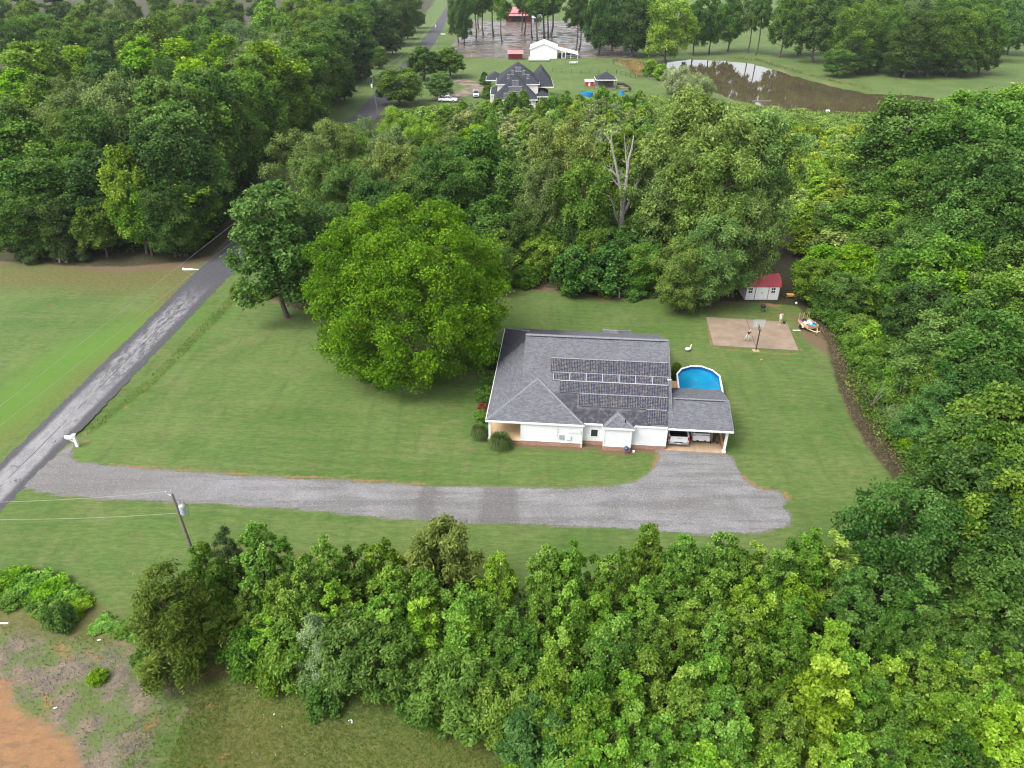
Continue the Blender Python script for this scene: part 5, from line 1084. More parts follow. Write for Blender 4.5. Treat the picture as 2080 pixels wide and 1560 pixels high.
# oaks behind the lawn and the trees between lawn and thicket
stand([(1425,190,25,8.6,'willowoak','olive'), (1555,228,22,7.2,'willowoak','olive'), (1360,318,17,5.2,'willowoak','olive'), (1470,440,13,4.4,'willowoak','olive'), (1395,500,9.5,3.6,'willowoak','olive'), (1525,392,15,4.4,'willowoak','olive'), (1410,545,6,3.0,'willowoak','grey'), (1480,300,20,6,'willowoak','olive')], 'in the oak clump behind the shed', 'oaks behind the shed')
stand([(1157,245,20,5.6,'willowoak','brownolive'), (1110,330,15,4.6,'willowoak','brownolive'), (1190,330,16,4.2,'round','mid'), (1270,270,16,4.6,'maple','mid'), (1300,330,14,4,'maple','light'), (970,268,17,5.0,'maple','deep'), (930,330,14,4.6,'round','deep'), (1040,330,13,4.6,'round','deep'), (880,300,16,5,'round','deep'), (1000,400,10,4,'maple','deep'), (1060,430,9,3.6,'round','dark'), (1090,470,6.5,3.0,'maple','light'), (1120,440,7.5,3.2,'maple','mid'), (1165,440,8,3.4,'round','dark'), (1320,430,9,3.4,'round','dark'), (1290,480,6,3,'round','dark')], 'in the tree belt behind the big lawn', 'trees behind the big lawn')
x, y = topat(1108, 437, 7.5); plant('gum', x, y, 7.8, 3.3, 'mid', 'full leafy sapling at the lawn edge left of the dead tree', None)
stand([(1195,530,3.4,2.2,'shrub','mid'), (1265,545,3,2.4,'shrub','deep'), (1310,540,3,2.6,'shrub','deep'), (1345,560,2.6,2.2,'shrub','deep'), (1160,560,2.4,1.8,'shrub','mid'), (1070,540,3,2.0,'shrub','mid'), (1225,568,2.2,1.8,'shrub','mid'), (1290,575,2,2,'shrub','deep')], 'on the edge under the dead tree', 'bushes under the dead tree')
# centre-left trees across the road from the left woods
stand([(671,245,15,5.2,'willowoak','olive'), (740,240,12,2.6,'willowoak','grey'), (802,219,13,4.2,'willowoak','light'), (855,242,13,4.2,'willowoak','light'), (790,261,15,4.8,'willowoak','grey'), (652,316,15,5,'willowoak','olive'), (606,270,16,5.2,'willowoak','olive'), (779,291,15,4.8,'willowoak','olive'), (825,300,14.5,4.8,'willowoak','olive'), (964,258,11,4.2,'maple','bright'), (929,242,11,4,'maple','grey'), (710,340,14,4.6,'willowoak','deep'), (760,370,13,4.4,'round','dark'), (850,350,13,4.6,'round','deep'), (700,420,10,4,'round','dark'), (880,400,10,4,'round','dark')], 'between the road and the thicket', 'trees between road and thicket')
stand([(645,420,13,4,'round','dark'), (690,480,9,3.6,'round','dark'), (620,500,6,3,'round','deep')], 'beside the road near the big oak', 'trees beside the road')
# left woods
LW = [(-20,-8,'deep'),(40,-14,'mid'),(110,-10,'deep'),(180,-16,'mid'),(250,-12,'deep'),(320,-16,'mid'),(390,-14,'grey'),(460,-12,'mid'),(530,-18,'deep'),(600,-14,'mid'),(670,-16,'mid'),(740,-14,'deep'),(800,-12,'deep'),(850,-14,'deep'),(50,13,'mid'),(77,30,'mid'),(148,24,'mid'),(229,10,'grey'),(252,44,'deep'),(337,24,'mid'),(370,7,'mid'),(431,17,'mid'),(478,47,'grey'),(539,3,'light'),(623,20,'mid'),(673,7,'mid'),(47,91,'light'),(145,98,'bright'),(279,84,'bright'),(353,84,'bright'),(448,74,'bright'),(515,114,'bright'),(394,128,'bright'),(498,91,'grey'),(603,91,'light'),(20,148,'bright'),(80,158,'mid'),(148,162,'brownolive'),(229,158,'brownolive'),(303,168,'blue'),(345,175,'blue'),(387,215,'blue'),(520,270,'dark'),(104,229,'olive'),(34,249,'mid'),(404,256,'blue'),(438,337,'light'),(574,67,'grey'),(629,0,'light'),(710,12,'mid'),(752,2,'dark'),(726,30,'dark'),(606,92,'bright'),(652,46,'mid'),(668,111,'mid'),(749,92,'deep'),(795,25,'deep'),(825,50,'dark'),(871,2,'dark'),(700,150,'deep'),(560,200,'deep'),(480,180,'light'),(590,160,'deep'),(640,190,'deep'),(200,40,'deep'),(110,60,'deep'),(20,40,'deep'),(300,40,'mid'),(400,50,'deep'),(560,120,'mid'),(200,110,'deep'),(90,110,'deep'),(170,220,'dark'),(250,240,'dark'),(310,260,'dark'),(450,260,'dark'),(500,330,'dark'),(560,250,'dark'),(20,330,'deep'),(80,320,'deep'),(190,310,'dark'),(340,330,'deep'),(600,230,'dark'),(690,60,'deep'),(775,60,'deep'),(720,190,'dark'),(430,150,'deep')]
fr_ = [(236,300,17,3.9,'maple','light'), (387,377,13,4.4,'round','dark'), (185,417,9,3.6,'maple','mid'), (269,372,12,3.8,'maple','light'), (30,390,12,4.2,'round','deep'), (90,400,12,4,'round','dark'), (330,420,9,3.6,'round','deep'), (440,420,9,3.4,'round','dark'), (480,400,10,3,'round','dark'), (10,440,7,3.4,'maple','deep')]
for lo, hi, zone in ((-50, 35, 'along the top edge of left woods'), (35, 105, 'in the far rows of the left woods'), (105, 200, 'in the middle of the left woods'), (200, 400, 'in the nearer left woods')):
    it = []
    for u, v, co in LW:
        if lo < v <= hi:
            h = trng.uniform(19, 23); kd = 'willowoak' if co in ('grey', 'olive', 'brownolive') else ('maple' if co in ('bright', 'light', 'blue') or trng.random() < .5 else 'round')
            r = trng.uniform(7.0, 9.0) if v < 110 else (trng.uniform(6.4, 7.6) if v < 190 else trng.uniform(5.6, 6.6))
            it.append((u, v, h if v < 220 else h-3, r, kd, co))
    stand(it, zone, 'trees of the left woods', 108)
stand(fr_, 'at the front of the left woods', 'trees of the left woods', 104)
for i, (u, v, h, r, co) in enumerate([(730,118,8,4,'deep'),(700,150,8,4,'dark'),(660,200,8,4,'deep'),(640,230,7,3.6,'dark'),(610,260,7,3.4,'deep'),(770,95,8,4,'mid'),(800,70,8,4.4,'deep'),(840,40,9,4.6,'mid'),(870,22,9,4.6,'deep'),(560,300,8,3.6,'deep')]):
    x, y = topat(u, v, h); plant('round', x, y, h, r, co, f"low {WORDS[co]} tree on the verge left of the road, {ORD[i+1]} of the row", 'low trees on the left verge')
# fill trees deeper in the woods, seen in the gaps
def fill(px, spacing, hr, rr_, kinds, cols, zone, group, seed, gap=.8, per=12, ymin=None):
    """crowns between the listed ones: px is the outline of their tops in the photo"""
    rg = random.Random(seed); poly = np.array(px, float); x0, y0 = poly.min(0); x1, y1 = poly.max(0); it = []
    y = y0
    while y < y1:
        sp = spacing[0] + (spacing[1]-spacing[0])*(y-y0)/(y1-y0); x = x0
        while x < x1:
            u, v = x + rg.uniform(-.4, .4)*sp, y + rg.uniform(-.35, .35)*sp*.6
            if inside(np.array([[u, v]]), poly)[0] and all(abs(u-a)/(gap*sp) + abs(v-b)/(gap*sp*.6) > 1 for a, b in tops):
                f = (y-y0)/(y1-y0); it.append((u, v, rg.uniform(*hr), rg.uniform(*rr_), rg.choice(kinds), rg.choice(cols)))
            x += sp
        y += sp*.6
    n = len(it); it.sort(key=lambda a: a[1])
    for k_ in range(0, n, per): stand(it[k_:k_+per], f"{zone}, {ORD[min(20, k_//per+1)]} line down", group, ymin)
    return n
nf = fill([(-30,-40),(-30,330),(200,310),(430,290),(560,230),(690,120),(820,10),(820,-40)], (62, 84), (17, 20), (4.6, 5.8), ['maple', 'round'], ['deep', 'dark', 'mid', 'mid'], 'in left-woods gaps', 'filler trees of the left woods', 5, .8, ymin=112)
n2 = fill([(850,216),(990,208),(1100,222),(1180,200),(1330,196),(1330,330),(1200,300),(1090,330),(1000,250),(900,250)], (21, 36), (5.2, 7.2), (2.0, 2.7), ['sapling', 'sapling', 'gum'], ['soft', 'lime', 'soft', 'fresh', 'pale'], 'in the far thicket', 'saplings of the thicket', 6, .6)
n3 = fill([(1600,243),(1700,250),(1830,246),(1800,330),(1740,400),(1640,440),(1590,350)], (24, 44), (3.6, 5.2), (2.2, 3.0), ['sapling', 'shrub'], ['lime', 'soft', 'lime', 'light'], 'in the bright pond thicket', 'saplings beside the pond', 8, .6)
n4 = fill([(1660,440),(1800,400),(2090,430),(2090,900),(2010,800),(1930,680),(1820,560),(1720,520)], (84, 110), (6, 8.5), (2.6, 3.4), ['round', 'sapling', 'maple'], ['deep', 'mid', 'dark'], 'under the right-hand woods', 'understorey of the right-hand woods', 9, .6)
n5 = fill([(600,470),(620,380),(860,320),(1000,380),(1380,400),(1500,430),(1480,500),(1240,520),(1050,500),(900,520),(700,540)], (44, 60), (5, 8), (2.4, 3.2), ['round', 'sapling', 'round'], ['deep', 'dark', 'mid'], 'under trees behind the lawn', 'understorey behind the lawn', 10, .5)
n6 = fill([(640,260),(860,225),(1010,250),(1010,330),(860,400),(640,400),(590,320)], (46, 60), (9, 12), (3, 3.8), ['round', 'willowoak'], ['deep', 'mid', 'olive'], 'between road and thicket', 'filler trees between road and thicket', 12, .55)
stand([(1040,186,7,2.2,'sapling','mid'), (1064,184,7,2.2,'sapling','mid'), (1012,200,6.5,2.2,'sapling','mid'), (985,206,6.5,2.4,'sapling','fresh'), (1100,200,6.5,2.2,'sapling','mid'), (1122,192,7,2.4,'sapling','mid'), (1150,186,7.4,2.6,'sapling','mid'), (1178,192,7,2.4,'sapling','fresh'), (1226,178,7.6,3,'sapling','light'), (1252,192,7,2.6,'sapling','fresh'), (1300,186,7,2.8,'sapling','fresh'), (940,206,6.5,2.4,'sapling','fresh'), (905,214,6,2.4,'sapling','light'), (1275,195,6.5,2.6,'sapling','mid')], 'close in front of the far house', 'saplings of the thicket')
print('fill left', nf)
print('fill', n2, n3, n4, n5, n6)
# beyond the pond and the yards
def stand_base(items, zone, group):
    items = sorted(items, key=lambda q: q[0]); by = {}
    for q in items: by.setdefault((q[4], q[5]), []).append(q)
    for (kd, co), L in by.items():
        for i, (u, v, h, r, _, _) in enumerate(L):
            p = G(u, v); plant(kd, p.x, p.y, h, r, co, f"{WORDS[co]} {NOUN[kd]} {zone}, {ordin(i, len(L))}", group)
stand_base([(1352,130,24,9,'round','light'), (1409,112,23,6.5,'maple','deep'), (1478,105,24,6.5,'maple','mid'), (1440,110,22,5.5,'maple','deep'), (1517,108,23,4.4,'tall','grey'), (1534,112,24,4.6,'tall','deep'), (1582,117,23,6.4,'maple','deep'), (1651,128,24,8.5,'maple','dark'), (1683,112,24,7,'maple','deep'), (1723,148,23,8.5,'round','mid'), (1781,144,22,7.6,'round','mid'), (1835,158,22,7.6,'round','dark'), (1882,155,22,8,'round','deep'), (1921,155,22,7,'round','mid'), (1965,151,23,8,'round','mid'), (2012,126,22,7,'maple','blue'), (2044,112,22,8,'round','blue'), (1620,112,22,7,'maple','mid'), (1760,115,24,9,'round','mid'), (1830,112,24,9,'round','grey'), (1900,110,24,9,'round','mid'), (1960,105,24,9,'round','deep')], 'on the far bank of the pond', 'trees on the far pond bank')
stand_base([(1215,112,24,7.5,'round','dark'), (1245,112,24,8,'round','dark'), (1285,116,23,8,'round','dark'), (1312,112,22,8,'round','deep'), (1260,85,24,9,'round','dark'), (1300,80,24,9,'round','deep'), (1225,75,24,8,'maple','dark')], 'in the dark clump by the muddy yard', 'dark trees right of the yard')
stand_base([(967,77,25,5.5,'tall','deep'), (972,59,26,6,'tall','dark'), (982,72,25,5.5,'tall','deep'), (1003,74,27,6,'tall','deep'), (1020,86,25,4.6,'tall','mid'), (1060,62,27,5,'tall','deep'), (1065,71,26,5,'tall','dark'), (1081,79,27,5,'tall','deep'), (1092,84,26,5.4,'tall','mid'), (1106,81,28,7,'tall','deep'), (1114,76,27,6,'tall','mid'), (1119,71,27,7,'tall','deep'), (1169,104,23,5.4,'tall','dark'), (1176,103,23,5,'tall','deep')], 'standing in the muddy yard', 'tall trees in the muddy yard')
stand_base([(932,88,22,5.4,'round','deep'), (943,92,22,4.4,'round','dark')], 'at the left end of the muddy yard', 'dense trees at the yard end')
stand_base([*[(u, 146+(u%3)*5, 9+u%4, 6.0, 'round', 'dark' if u % 2 else 'deep') for u in range(1700, 1990, 41)], (1650,70,24,9,'round','deep'), (1730,70,24,10,'round','mid'), (1820,70,25,10,'round','deep'), (1900,75,25,10,'round','deep'), (1990,72,25,10,'round','mid'), (2050,70,24,9,'round','mid'), (1600,60,23,8,'round','mid')], 'in the row behind the pond trees', 'trees behind the pond bank')
stand_base([(1950,32,26,11,'round','deep'), (1870,30,26,11,'round','mid'), (1780,30,26,11,'round','deep'), (1700,28,26,11,'round','mid'), (2030,36,26,11,'round','deep'), (1300,40,25,10,'round','dark'), (1240,38,25,10,'round','deep'), (1260,12,27,12,'round','dark'), (1330,44,22,8,'round','deep')], 'in the farthest row at the photo top', 'farthest trees')
x, y = topat(805, 139, 10.5); plant('round', x, y, 10.5, 7.4, 'mid', 'round clipped-looking tree beside the road pole', None)
x, y = topat(856, 96, 11); plant('maple', x, y, 11, 6, 'deep', 'spreading tree between road and far house, left of its pair', None)
x, y = topat(910, 98, 10); plant('maple', x, y, 10, 6, 'mid', 'spreading paler tree above the driveway of the far house', None)
x, y = topat(893, 148, 8); plant('round', x, y, 8, 4.6, 'blue', 'dark low tree shading the white pickup at the far house', None)
x, y = topat(1380, 135, 8.5); plant('willow', x, y, 8.7, 4.6, 'pale', 'pale weeping willow at the near left end of the pond', None)
x, y = topat(1425, 150, 8); plant('willow', x, y, 8.2, 4.4, 'pale', 'second pale willow overhanging the pond water', None)
x, y = topat(1345, 132, 5); plant('sapling', x, y, 5.2, 3.0, 'yellow', 'golden bush left of the willows by the pond', None)
x, y = topat(1322, 120, 6); plant('sapling', x, y, 6, 2.6, 'light', 'small cone-shaped green tree left of the golden bush', None)
stand_base([(986,172,2.6,2.0,'shrub','deep'), (990,188,2.2,1.8,'shrub','mid'), (985,166,3.2,1.5,'shrub','dark'), (992,200,2,2,'shrub','deep')], 'by the driveway of the far house', 'bushes by the far house')
# garden shrubs round the white house
def bush(u, v, h, r, co, lb, kind='boxwood', grp='shrubs along the porch'):
    p = G(u, v); return plant(kind, p.x, p.y, h, r, co, lb, grp)
bush(1008, 722, 1.3, .9, (.055, .060, .022), 'brownish bush in a ring of mulch, farthest along the porch')
bush(1003, 752, 1.2, .85, (.04, .055, .022), 'small dull bush along the porch next to the farthest one')
bush(997, 780, 1.5, 1.15, 'deep', 'clipped dark round bush along the porch, upper one'); bush(988, 815, 1.6, 1.15, 'deep', 'clipped dark round bush along the porch, lower one')
bush(981, 832, .7, .55, (.20, .07, .045), 'small reddish bush along the porch between green ones'); bush(980, 853, 1.0, .85, 'mid', 'loose green bush along the porch near the front corner')
def fountain(u, v, h, r, lb, seed):
    p = G(u, v); rng = np.random.RandomState(seed); t_ = thing('fountain_grass', lb, 'ornamental grass', p, 0, 'fountain grasses at the porch corner')
    n = 1500; a = rng.rand(n)*6.283; sp = np.sqrt(rng.rand(n)); V = []; q = []; ti = []
    for i in range(n):
        d = np.array([math.cos(a[i]), math.sin(a[i]), 0]); s = np.array([-d[1], d[0], 0])*.016; hh = h*(.75+.4*rng.rand()); R1 = r*sp[i]
        pts = [d*.12*sp[i], d*R1*.45 + np.array([0, 0, hh*.75]), d*R1*.8 + np.array([0, 0, hh*(1-.15*sp[i])]), d*R1*1.1 + np.array([0, 0, hh*(.95-.6*sp[i])])]
        o = len(V)
        for k_, w_ in zip(pts, (1, 1, .8, .2)): V += [k_-s*w_, k_+s*w_]
        q += [(o+2*k_, o+2*k_+1, o+2*k_+3, o+2*k_+2) for k_ in range(3)]; ti += [rng.rand()]*3
    o = part('blades', np_mesh('blades', np.array(V), np.array(q), M['leaf'], np.array(ti)), t_); o.color = (.075, .12, .035, 1); o['kind'] = 'stuff'
    m = MB().lathe([(.2, .0), (.16, .12), (.05, .16)], n=10); m.build('root_clump', M['mulch'], t_)
fountain(975, 890, 1.35, 1.0, 'fountain grass clump left of the porch corner column', 1); fountain(1016, 908, 1.35, 1.25, 'fountain grass clump in front of the porch corner column', 2)
bush(1372, 757, 1.3, .55, 'mid', 'leafy plant between the house wall and the pool', 'boxwood', None)
bush(1371, 770, 1.0, .45, 'dark', 'darker leafy plant just above the pool deck', 'boxwood', None)
bush(201, 1382, .75, .62, 'bright', 'bright green weed tuft in the bare soil', 'boxwood', None)
bush(302, 1350, 1.4, .9, 'deep', 'low leafy bush at the left foot of the cedar', 'boxwood', None); bush(325, 1368, .8, .6, 'mid', 'small bush just below the cedar', 'boxwood', None)
x, y = topat(105, 1232, 2.2); plant('shrub', x, y, 2.2, 1.1, 'blue', 'thin blue-green young pine at the top of the bare soil', None)
# bramble hedge at the left
it = []
for u, v, h, r, co in [(15,1150,2.2,1.9,'bright'),(55,1162,2.1,1.8,'light'),(95,1175,2.0,1.8,'bright'),(130,1190,1.8,1.6,'light'),(155,1208,1.5,1.3,'bright'),(30,1185,1.7,1.6,'mid'),(80,1200,1.6,1.5,'mid'),(210,1245,.8,1.2,'fresh'),(250,1255,.8,1.1,'mid'),(285,1265,.9,1.1,'fresh'),(-30,1165,2,1.9,'mid')]: it.append((u, v+16, h*.5, r*.8, 'shrub', co))
stand(it, 'in the bramble strip by bare soil', 'bramble bushes by the bare field')
for i, (u, v) in enumerate(((488, 592), (520, 600), (545, 590))):
    p = G(u, v+8); plant('shrub', p.x, p.y, 1.6, 1.5, 'light' if i % 2 else 'mid', ('weedy bush at the ditch end beside the road', 'pale weedy bush between ditch and bare-trunked tree', 'weedy bush just left of the bare-trunked tree')[i], None)
# dead snag
q = G(1258, 522); sn = thing('dead_tree', 'tall bare grey dead tree rising from the brush', 'tree', q); rg = random.Random(5)
m = MB(); sn.scale = (1.1, 1.1, 1.12)
m.tube([(0,0,-.2), (.05,0,3), (-.1,.1,6.5)], [.5, .42, .34], 10); m.build('trunk', M['deadwood'], sn)
def limb(pts, r0):
    n = len(pts); MBm = MB(); MBm.tube(pts, [1.05*r0*(1-.8*i/(n-1)) for i in range(n)], 7)
    for _ in range(4):
        k_ = rg.randrange(1, n-1); s = Vector(pts[k_]); d = Vector((rg.uniform(-1, 1), rg.uniform(-.6, .6), rg.uniform(.5, 1.3))).normalized()*rg.uniform(.7, 1.8)
        MBm.tube([s, s+d*.6, s+d+Vector((0,0,.2))], [r0*.22, r0*.14, .012], 5)
    return MBm.build('limb', M['deadwood'], sn)
limb([(-.1,.1,6.2), (.0,.1,8.5), (.1,0,11), (.15,.2,13.2), (.45,.1,15), (.55,.1,16.4)], .30)
limb([(-.1,.1,6.4), (-.4,0,8.6), (-1.0,.1,11), (-1.7,.2,13.4), (-2.3,.1,15.6), (-2.4,.1,17)], .26)
limb([(.0,.1,6.0), (.7,.1,7.6), (1.3,0,9.4), (1.9,.1,11.6), (2.1,.1,13.2), (2.2,.1,15)], .24)
limb([(-.05,0,4.2), (-.9,.0,5.6), (-1.4,.1,7.4), (-2.1,0,8.6), (-3.0,.0,8.9)], .17)
limb([(-1.0,.1,11), (-2.0,.1,11.9), (-2.8,0,12.3), (-3.3,.1,12.6)], .12)
limb([(-.6,.1,9.6), (-1.5,.1,10.6), (-2.3,0,10.5)], .11); limb([(1.5,.0,10.2), (2.4,.1,11.6), (3.1,0,12.8)], .12); limb([(.1,.1,12), (-.3,.2,14.2), (-.7,.1,16.6)], .12); limb([(.05,0,3.6), (.6,0,4.1), (.9,0,4.3)], .12)
# stump, branches, logs
q = G(131, 528); st = thing('stump', 'broken pale stump with root rubble at the woods edge', 'stump', q)
MB().tube([(0,0,-.1), (.05,0,.5), (-.05,.05,1.0), (.0,.05,1.35)], [.42, .3, .24, .05], 8).build('stump', M['deadwood'], st); m = MB()
for i in range(14): a_ = rg.uniform(0, 6.28); d_ = rg.uniform(.5, 1.6); m.ball((d_*math.cos(a_), d_*.7*math.sin(a_)-.3, .1), rg.uniform(.12, .3), rg.uniform(.12, .25), rg.uniform(.1, .2), 7, 5, .2)
m.build('rubble', M['deadwood'], st)['kind'] = 'stuff'
logs = [((1147,584),(1200,592),.10,'long pale fallen branch at the lawn edge left of the dead tree'), ((1235,600),(1290,597),.13,'pale fallen branch under the dead tree, lying flat'), ((1268,600),(1325,583),.10,'fallen branch reaching right along the brushy edge'), ((1283,593),(1262,585),.09,'short crossed branch in the pile under the dead tree'), ((1242,590),(1256,572),.12,'pale branch leaning up from the pile'), ((1258,604),(1252,570),.11,'second pale branch leaning up from the pile')]
for i, (a, b, r, lb) in enumerate(logs):
    A_, B_ = G(*a, .12), G(*b, .12)
    if i >= 4: B_ = A_ + Vector((.5 if i == 4 else -.3, .5, 1.6))
    mid = A_.lerp(B_, .5) + Vector((rg.uniform(-.2, .2), rg.uniform(-.2, .2), .05))
    tag(MB().tube([A_, mid, B_], [r, r*.85, r*.4], 7).build('fallen_branch', M['barkpale' if i < 3 else 'deadwood']), lb, 'branch', 'fallen branches under the dead tree')
for i, (u, v) in enumerate(((1770, 812), (1825, 800))):
    q = G(u, v+12); d_ = thing('dead_sapling', ('leaning bare whitish sapling in the brush right of the lawn', 'bare twiggy sapling farther into the brush right of the lawn')[i], 'tree', q)
    for k_ in range(6):
        a_ = rg.uniform(-1.3, 1.0); L_ = rg.uniform(2.4, 4.0); e1 = Vector((math.sin(a_)*L_*.6, rg.uniform(-.4, .6), L_*.8))
        MB().tube([(0, 0, 0), tuple(e1*.5 + Vector((0, 0, .2))), tuple(e1)], [.05, .035, .01], 5).build('stem', M['barkpale'], d_)
# loose litter on the lower field
for i, (u, v, lb) in enumerate(((712, 1466, 'curved white scrap on the lower field'), (112, 1438, 'white scrap on the orange dirt'), (201, 1300, 'white stick-like scrap at the top of the bare soil'), (368, 1405, 'white scrap at the right edge of the bare soil'), (5, 1266, 'pale board end at the left photo edge'))):
    p = G(u, v, .03); m = MB()
    if i == 0: m.tube([(-.15,.06,0), (0,.1,.03), (.12,.02,.02), (.1,-.1,0)], [.04,.05,.05,.03], 6)
    elif i == 4: m.box(-.4, .4, -.06, .06, -.02, .02)
    else: m.obox((0,0,0), .22, .07, .03, rg.uniform(-1, 1))
    o = m.build('scrap', M['bagwhite']); o.location = p; tag(o, lb, 'scrap', 'litter on the lower field')
# ---------------------------------------------------------------- ground cover as leaf masses, and grasses
def cover(name, px, dens, hfun, L, Wd, colour, seed, up=.7, blades=False, lim=90000):
    rng = np.random.RandomState(seed); poly = W(px); lo, hi = poly.min(0), poly.max(0); A = abs(sum(poly[i, 0]*poly[(i+1) % len(poly), 1]-poly[(i+1) % len(poly), 0]*poly[i, 1] for i in range(len(poly))))/2
    n = int(min(lim, A*dens)*((hi-lo).prod()/A)); P_ = lo + rng.rand(n, 2)*(hi-lo); P_ = P_[inside(P_, poly)]; n = len(P_)
    ph = rng.rand(6)*6; f = sum(np.sin(P_[:, 0]*(.35+.23*k) + ph[k] + 1.3*np.sin(P_[:, 1]*(.3+.19*k)+ph[k]*2)) for k in range(4))/4
    hh = hfun*(.35+.65*np.clip(.5+.7*f, 0, 1))
    z = hh*np.sqrt(rng.rand(n)) if not blades else np.full(n, .0)
    pos = np.stack([P_[:, 0], P_[:, 1], z + .02], 1); ti = .5*np.clip(.5+.6*np.roll(f, 0), 0, 1) + .5*rng.rand(n)
    if blades:
        d = unit(np.stack([rng.normal(size=n)*.5, rng.normal(size=n)*.5, np.ones(n)], 1)); nr_ = unit(rng.normal(size=(n, 3))*np.array([1, 1, .15])); pos += d*(L*.45)
        me = leaves_mesh(name, pos, nr_, L, Wd, rng, ti, dirs=d)
    else: me = leaves_mesh(name, pos, np.array([0, 0, up]) + rng.normal(size=(n, 3))*.45, L, Wd, rng, ti)
    o = bpy.data.objects.new(name, me); COL.objects.link(o); o.color = (*colour, 1); tag(o, kind='stuff'); return o
cover('undergrowth', [(1600,560),(1700,480),(1850,420),(2090,400),(2120,1130),(1960,1090),(1850,960),(1790,900),(1750,840),(1710,740),(1670,650),(1630,610)], 26, 1.6, .30, .20, (.085, .155, .026), 1)
cover('undergrowth', [(520,540),(600,480),(800,440),(1050,440),(1330,440),(1500,540),(1490,605),(1400,595),(1365,582),(1300,592),(1235,600),(1150,584),(1060,572),(900,600),(650,625),(570,605)], 22, 1.2, .34, .24, (.06, .115, .024), 2)
cover('undergrowth', [(840,222),(1180,203),(1340,200),(1560,222),(1840,245),(1840,400),(1640,480),(1320,440),(900,420),(700,300)], 9, 1.4, .6, .42, (.15, .235, .06), 3)
cover('undergrowth', [(-300,430),(0,500),(140,512),(300,515),(430,492),(560,330),(700,190),(300,180),(-300,180)], 9, 1.0, .5, .36, (.05, .09, .022), 4)
cover('undergrowth', [(420,1195),(700,1180),(1000,1200),(1800,1180),(2090,1150),(2090,1640),(1180,1640),(1090,1500),(900,1400),(640,1350),(470,1300)], 22, 1.0, .26, .18, (.035, .065, .014), 5)  # coloured extra dark, painting the shade into the grove's gaps
cover('dry_brush', RBROWN, 26, .4, .5, .04, (.22, .16, .11), 6, up=.15, lim=14000)
cover('reeds', [(1250,122),(1300,124),(1330,150),(1295,160)], 8, 1.2, 1.1, .10, (.24, .19, .085), 7, blades=True)
cover('reeds', [(1460,116),(1540,126),(1640,155),(1770,186),(1765,180),(1640,150),(1540,121)], 6, .8, .8, .10, (.16, .16, .06), 8, blades=True)
cover('long_grass', [(340,1350),(480,1330),(640,1385),(860,1415),(1000,1480),(1110,1600),(1110,1660),(300,1660),(380,1440)], 150, .2, .20, .035, (.105, .150, .028), 9, blades=True, lim=60000)
cover('weeds', [(-60,1255),(190,1290),(330,1345),(372,1405),(300,1560),(280,1660),(170,1660),(165,1510),(40,1440),(20,1385),(-60,1380)], 26, .15, .16, .05, (.085, .135, .030), 10, blades=True, lim=9000)
cover('long_grass', [(165,880),(300,770),(450,620),(500,560),(512,560),(470,625),(310,785),(178,888)], 60, .2, .26, .04, (.085, .145, .022), 11, blades=True, lim=14000)
cover('weeds', [(250,1330),(380,1350),(470,1400),(440,1560),(420,1660),(230,1660),(250,1480),(330,1440)], 60, .17, .18, .045, (.095, .140, .030), 14, blades=True, lim=14000)
cover('weeds', [(1700,760),(1745,770),(1800,850),(1860,930),(1950,1050),(1930,1050),(1850,985),(1785,905)], 14, .35, .32, .12, (.125, .185, .035), 15, lim=7000)
cover('wildflowers', [(480,1370),(560,1360),(600,1420),(560,1450),(640,1540),(500,1540),(480,1460)], 1.1, .1, .09, .08, (.65, .65, .60), 12, up=1.0)
# ---------------------------------------------------------------- the far house, barns and yard
q = G(1047, 224); FH = thing('far_house', 'large pale house with steep dark hip roofs carrying solar panels beyond the thicket', 'house', (q.x, q.y, 0), 0)
def hip(parent, x0, x1, y0, y1, z0, rise, over=.45, name='roof', th=.2, ridge=0.0, mt='slate'):
    x0 -= over; x1 += over; y0 -= over; y1 += over; cx, cy = (x0+x1)/2, (y0+y1)/2
    if x1-x0 <= y1-y0: a, b = (cx, y0+(x1-x0)/2, z0+rise), (cx, y1-(x1-x0)/2, z0+rise); quads = [((x0,y0,z0),(x1,y0,z0),a), ((x1,y0,z0),(x1,y1,z0),b,a), ((x1,y1,z0),(x0,y1,z0),b), ((x0,y1,z0),(x0,y0,z0),a,b)]
    else: a, b = (x0+(y1-y0)/2, cy, z0+rise), (x1-(y1-y0)/2, cy, z0+rise); quads = [((x0,y0,z0),(x1,y0,z0),b,a), ((x1,y0,z0),(x1,y1,z0),b), ((x1,y1,z0),(x0,y1,z0),a,b), ((x0,y1,z0),(x0,y0,z0),a)]
    m = MB()
    for q_ in quads: m.slab(list(q_), th)
    r = m.build(name, M[mt], parent)
    f = MB(); e = .04
    f.box(x0-e, x1+e, y0-e, y0+.02, z0-.25, z0+.02); f.box(x0-e, x1+e, y1-.02, y1+e, z0-.25, z0+.02); f.box(x0-e, x0+.02, y0+.02, y1-.02, z0-.25, z0+.02); f.box(x1-.02, x1+e, y0+.02, y1-.02, z0-.25, z0+.02)
    f.build('fascia', M['trim'], r); return r, a, b
MB().box(-5.9, 5.9, 0, 11, 0, 3.0).build('wall', M['cream'], FH); MB().box(-5.3, 6.7, 6.4, 20, 0, 6.0).build('wall', M['cream'], FH); MB().box(5.9, 9.6, 5, 16, 0, 3.0).build('wall', M['cream'], FH); MB().box(-7.6, -4.6, 10, 20, 0, 3.0).build('wall', M['cream'], FH)
_, a1, b1 = hip(FH, -5.9, 5.9, 0, 12, 3.0, 6.0); _, a2, b2 = hip(FH, -5.3, 6.7, 6.6, 21, 6.1, 5.0); hip(FH, 5.0, 11.0, 9.5, 26, 4.9, 4.4)
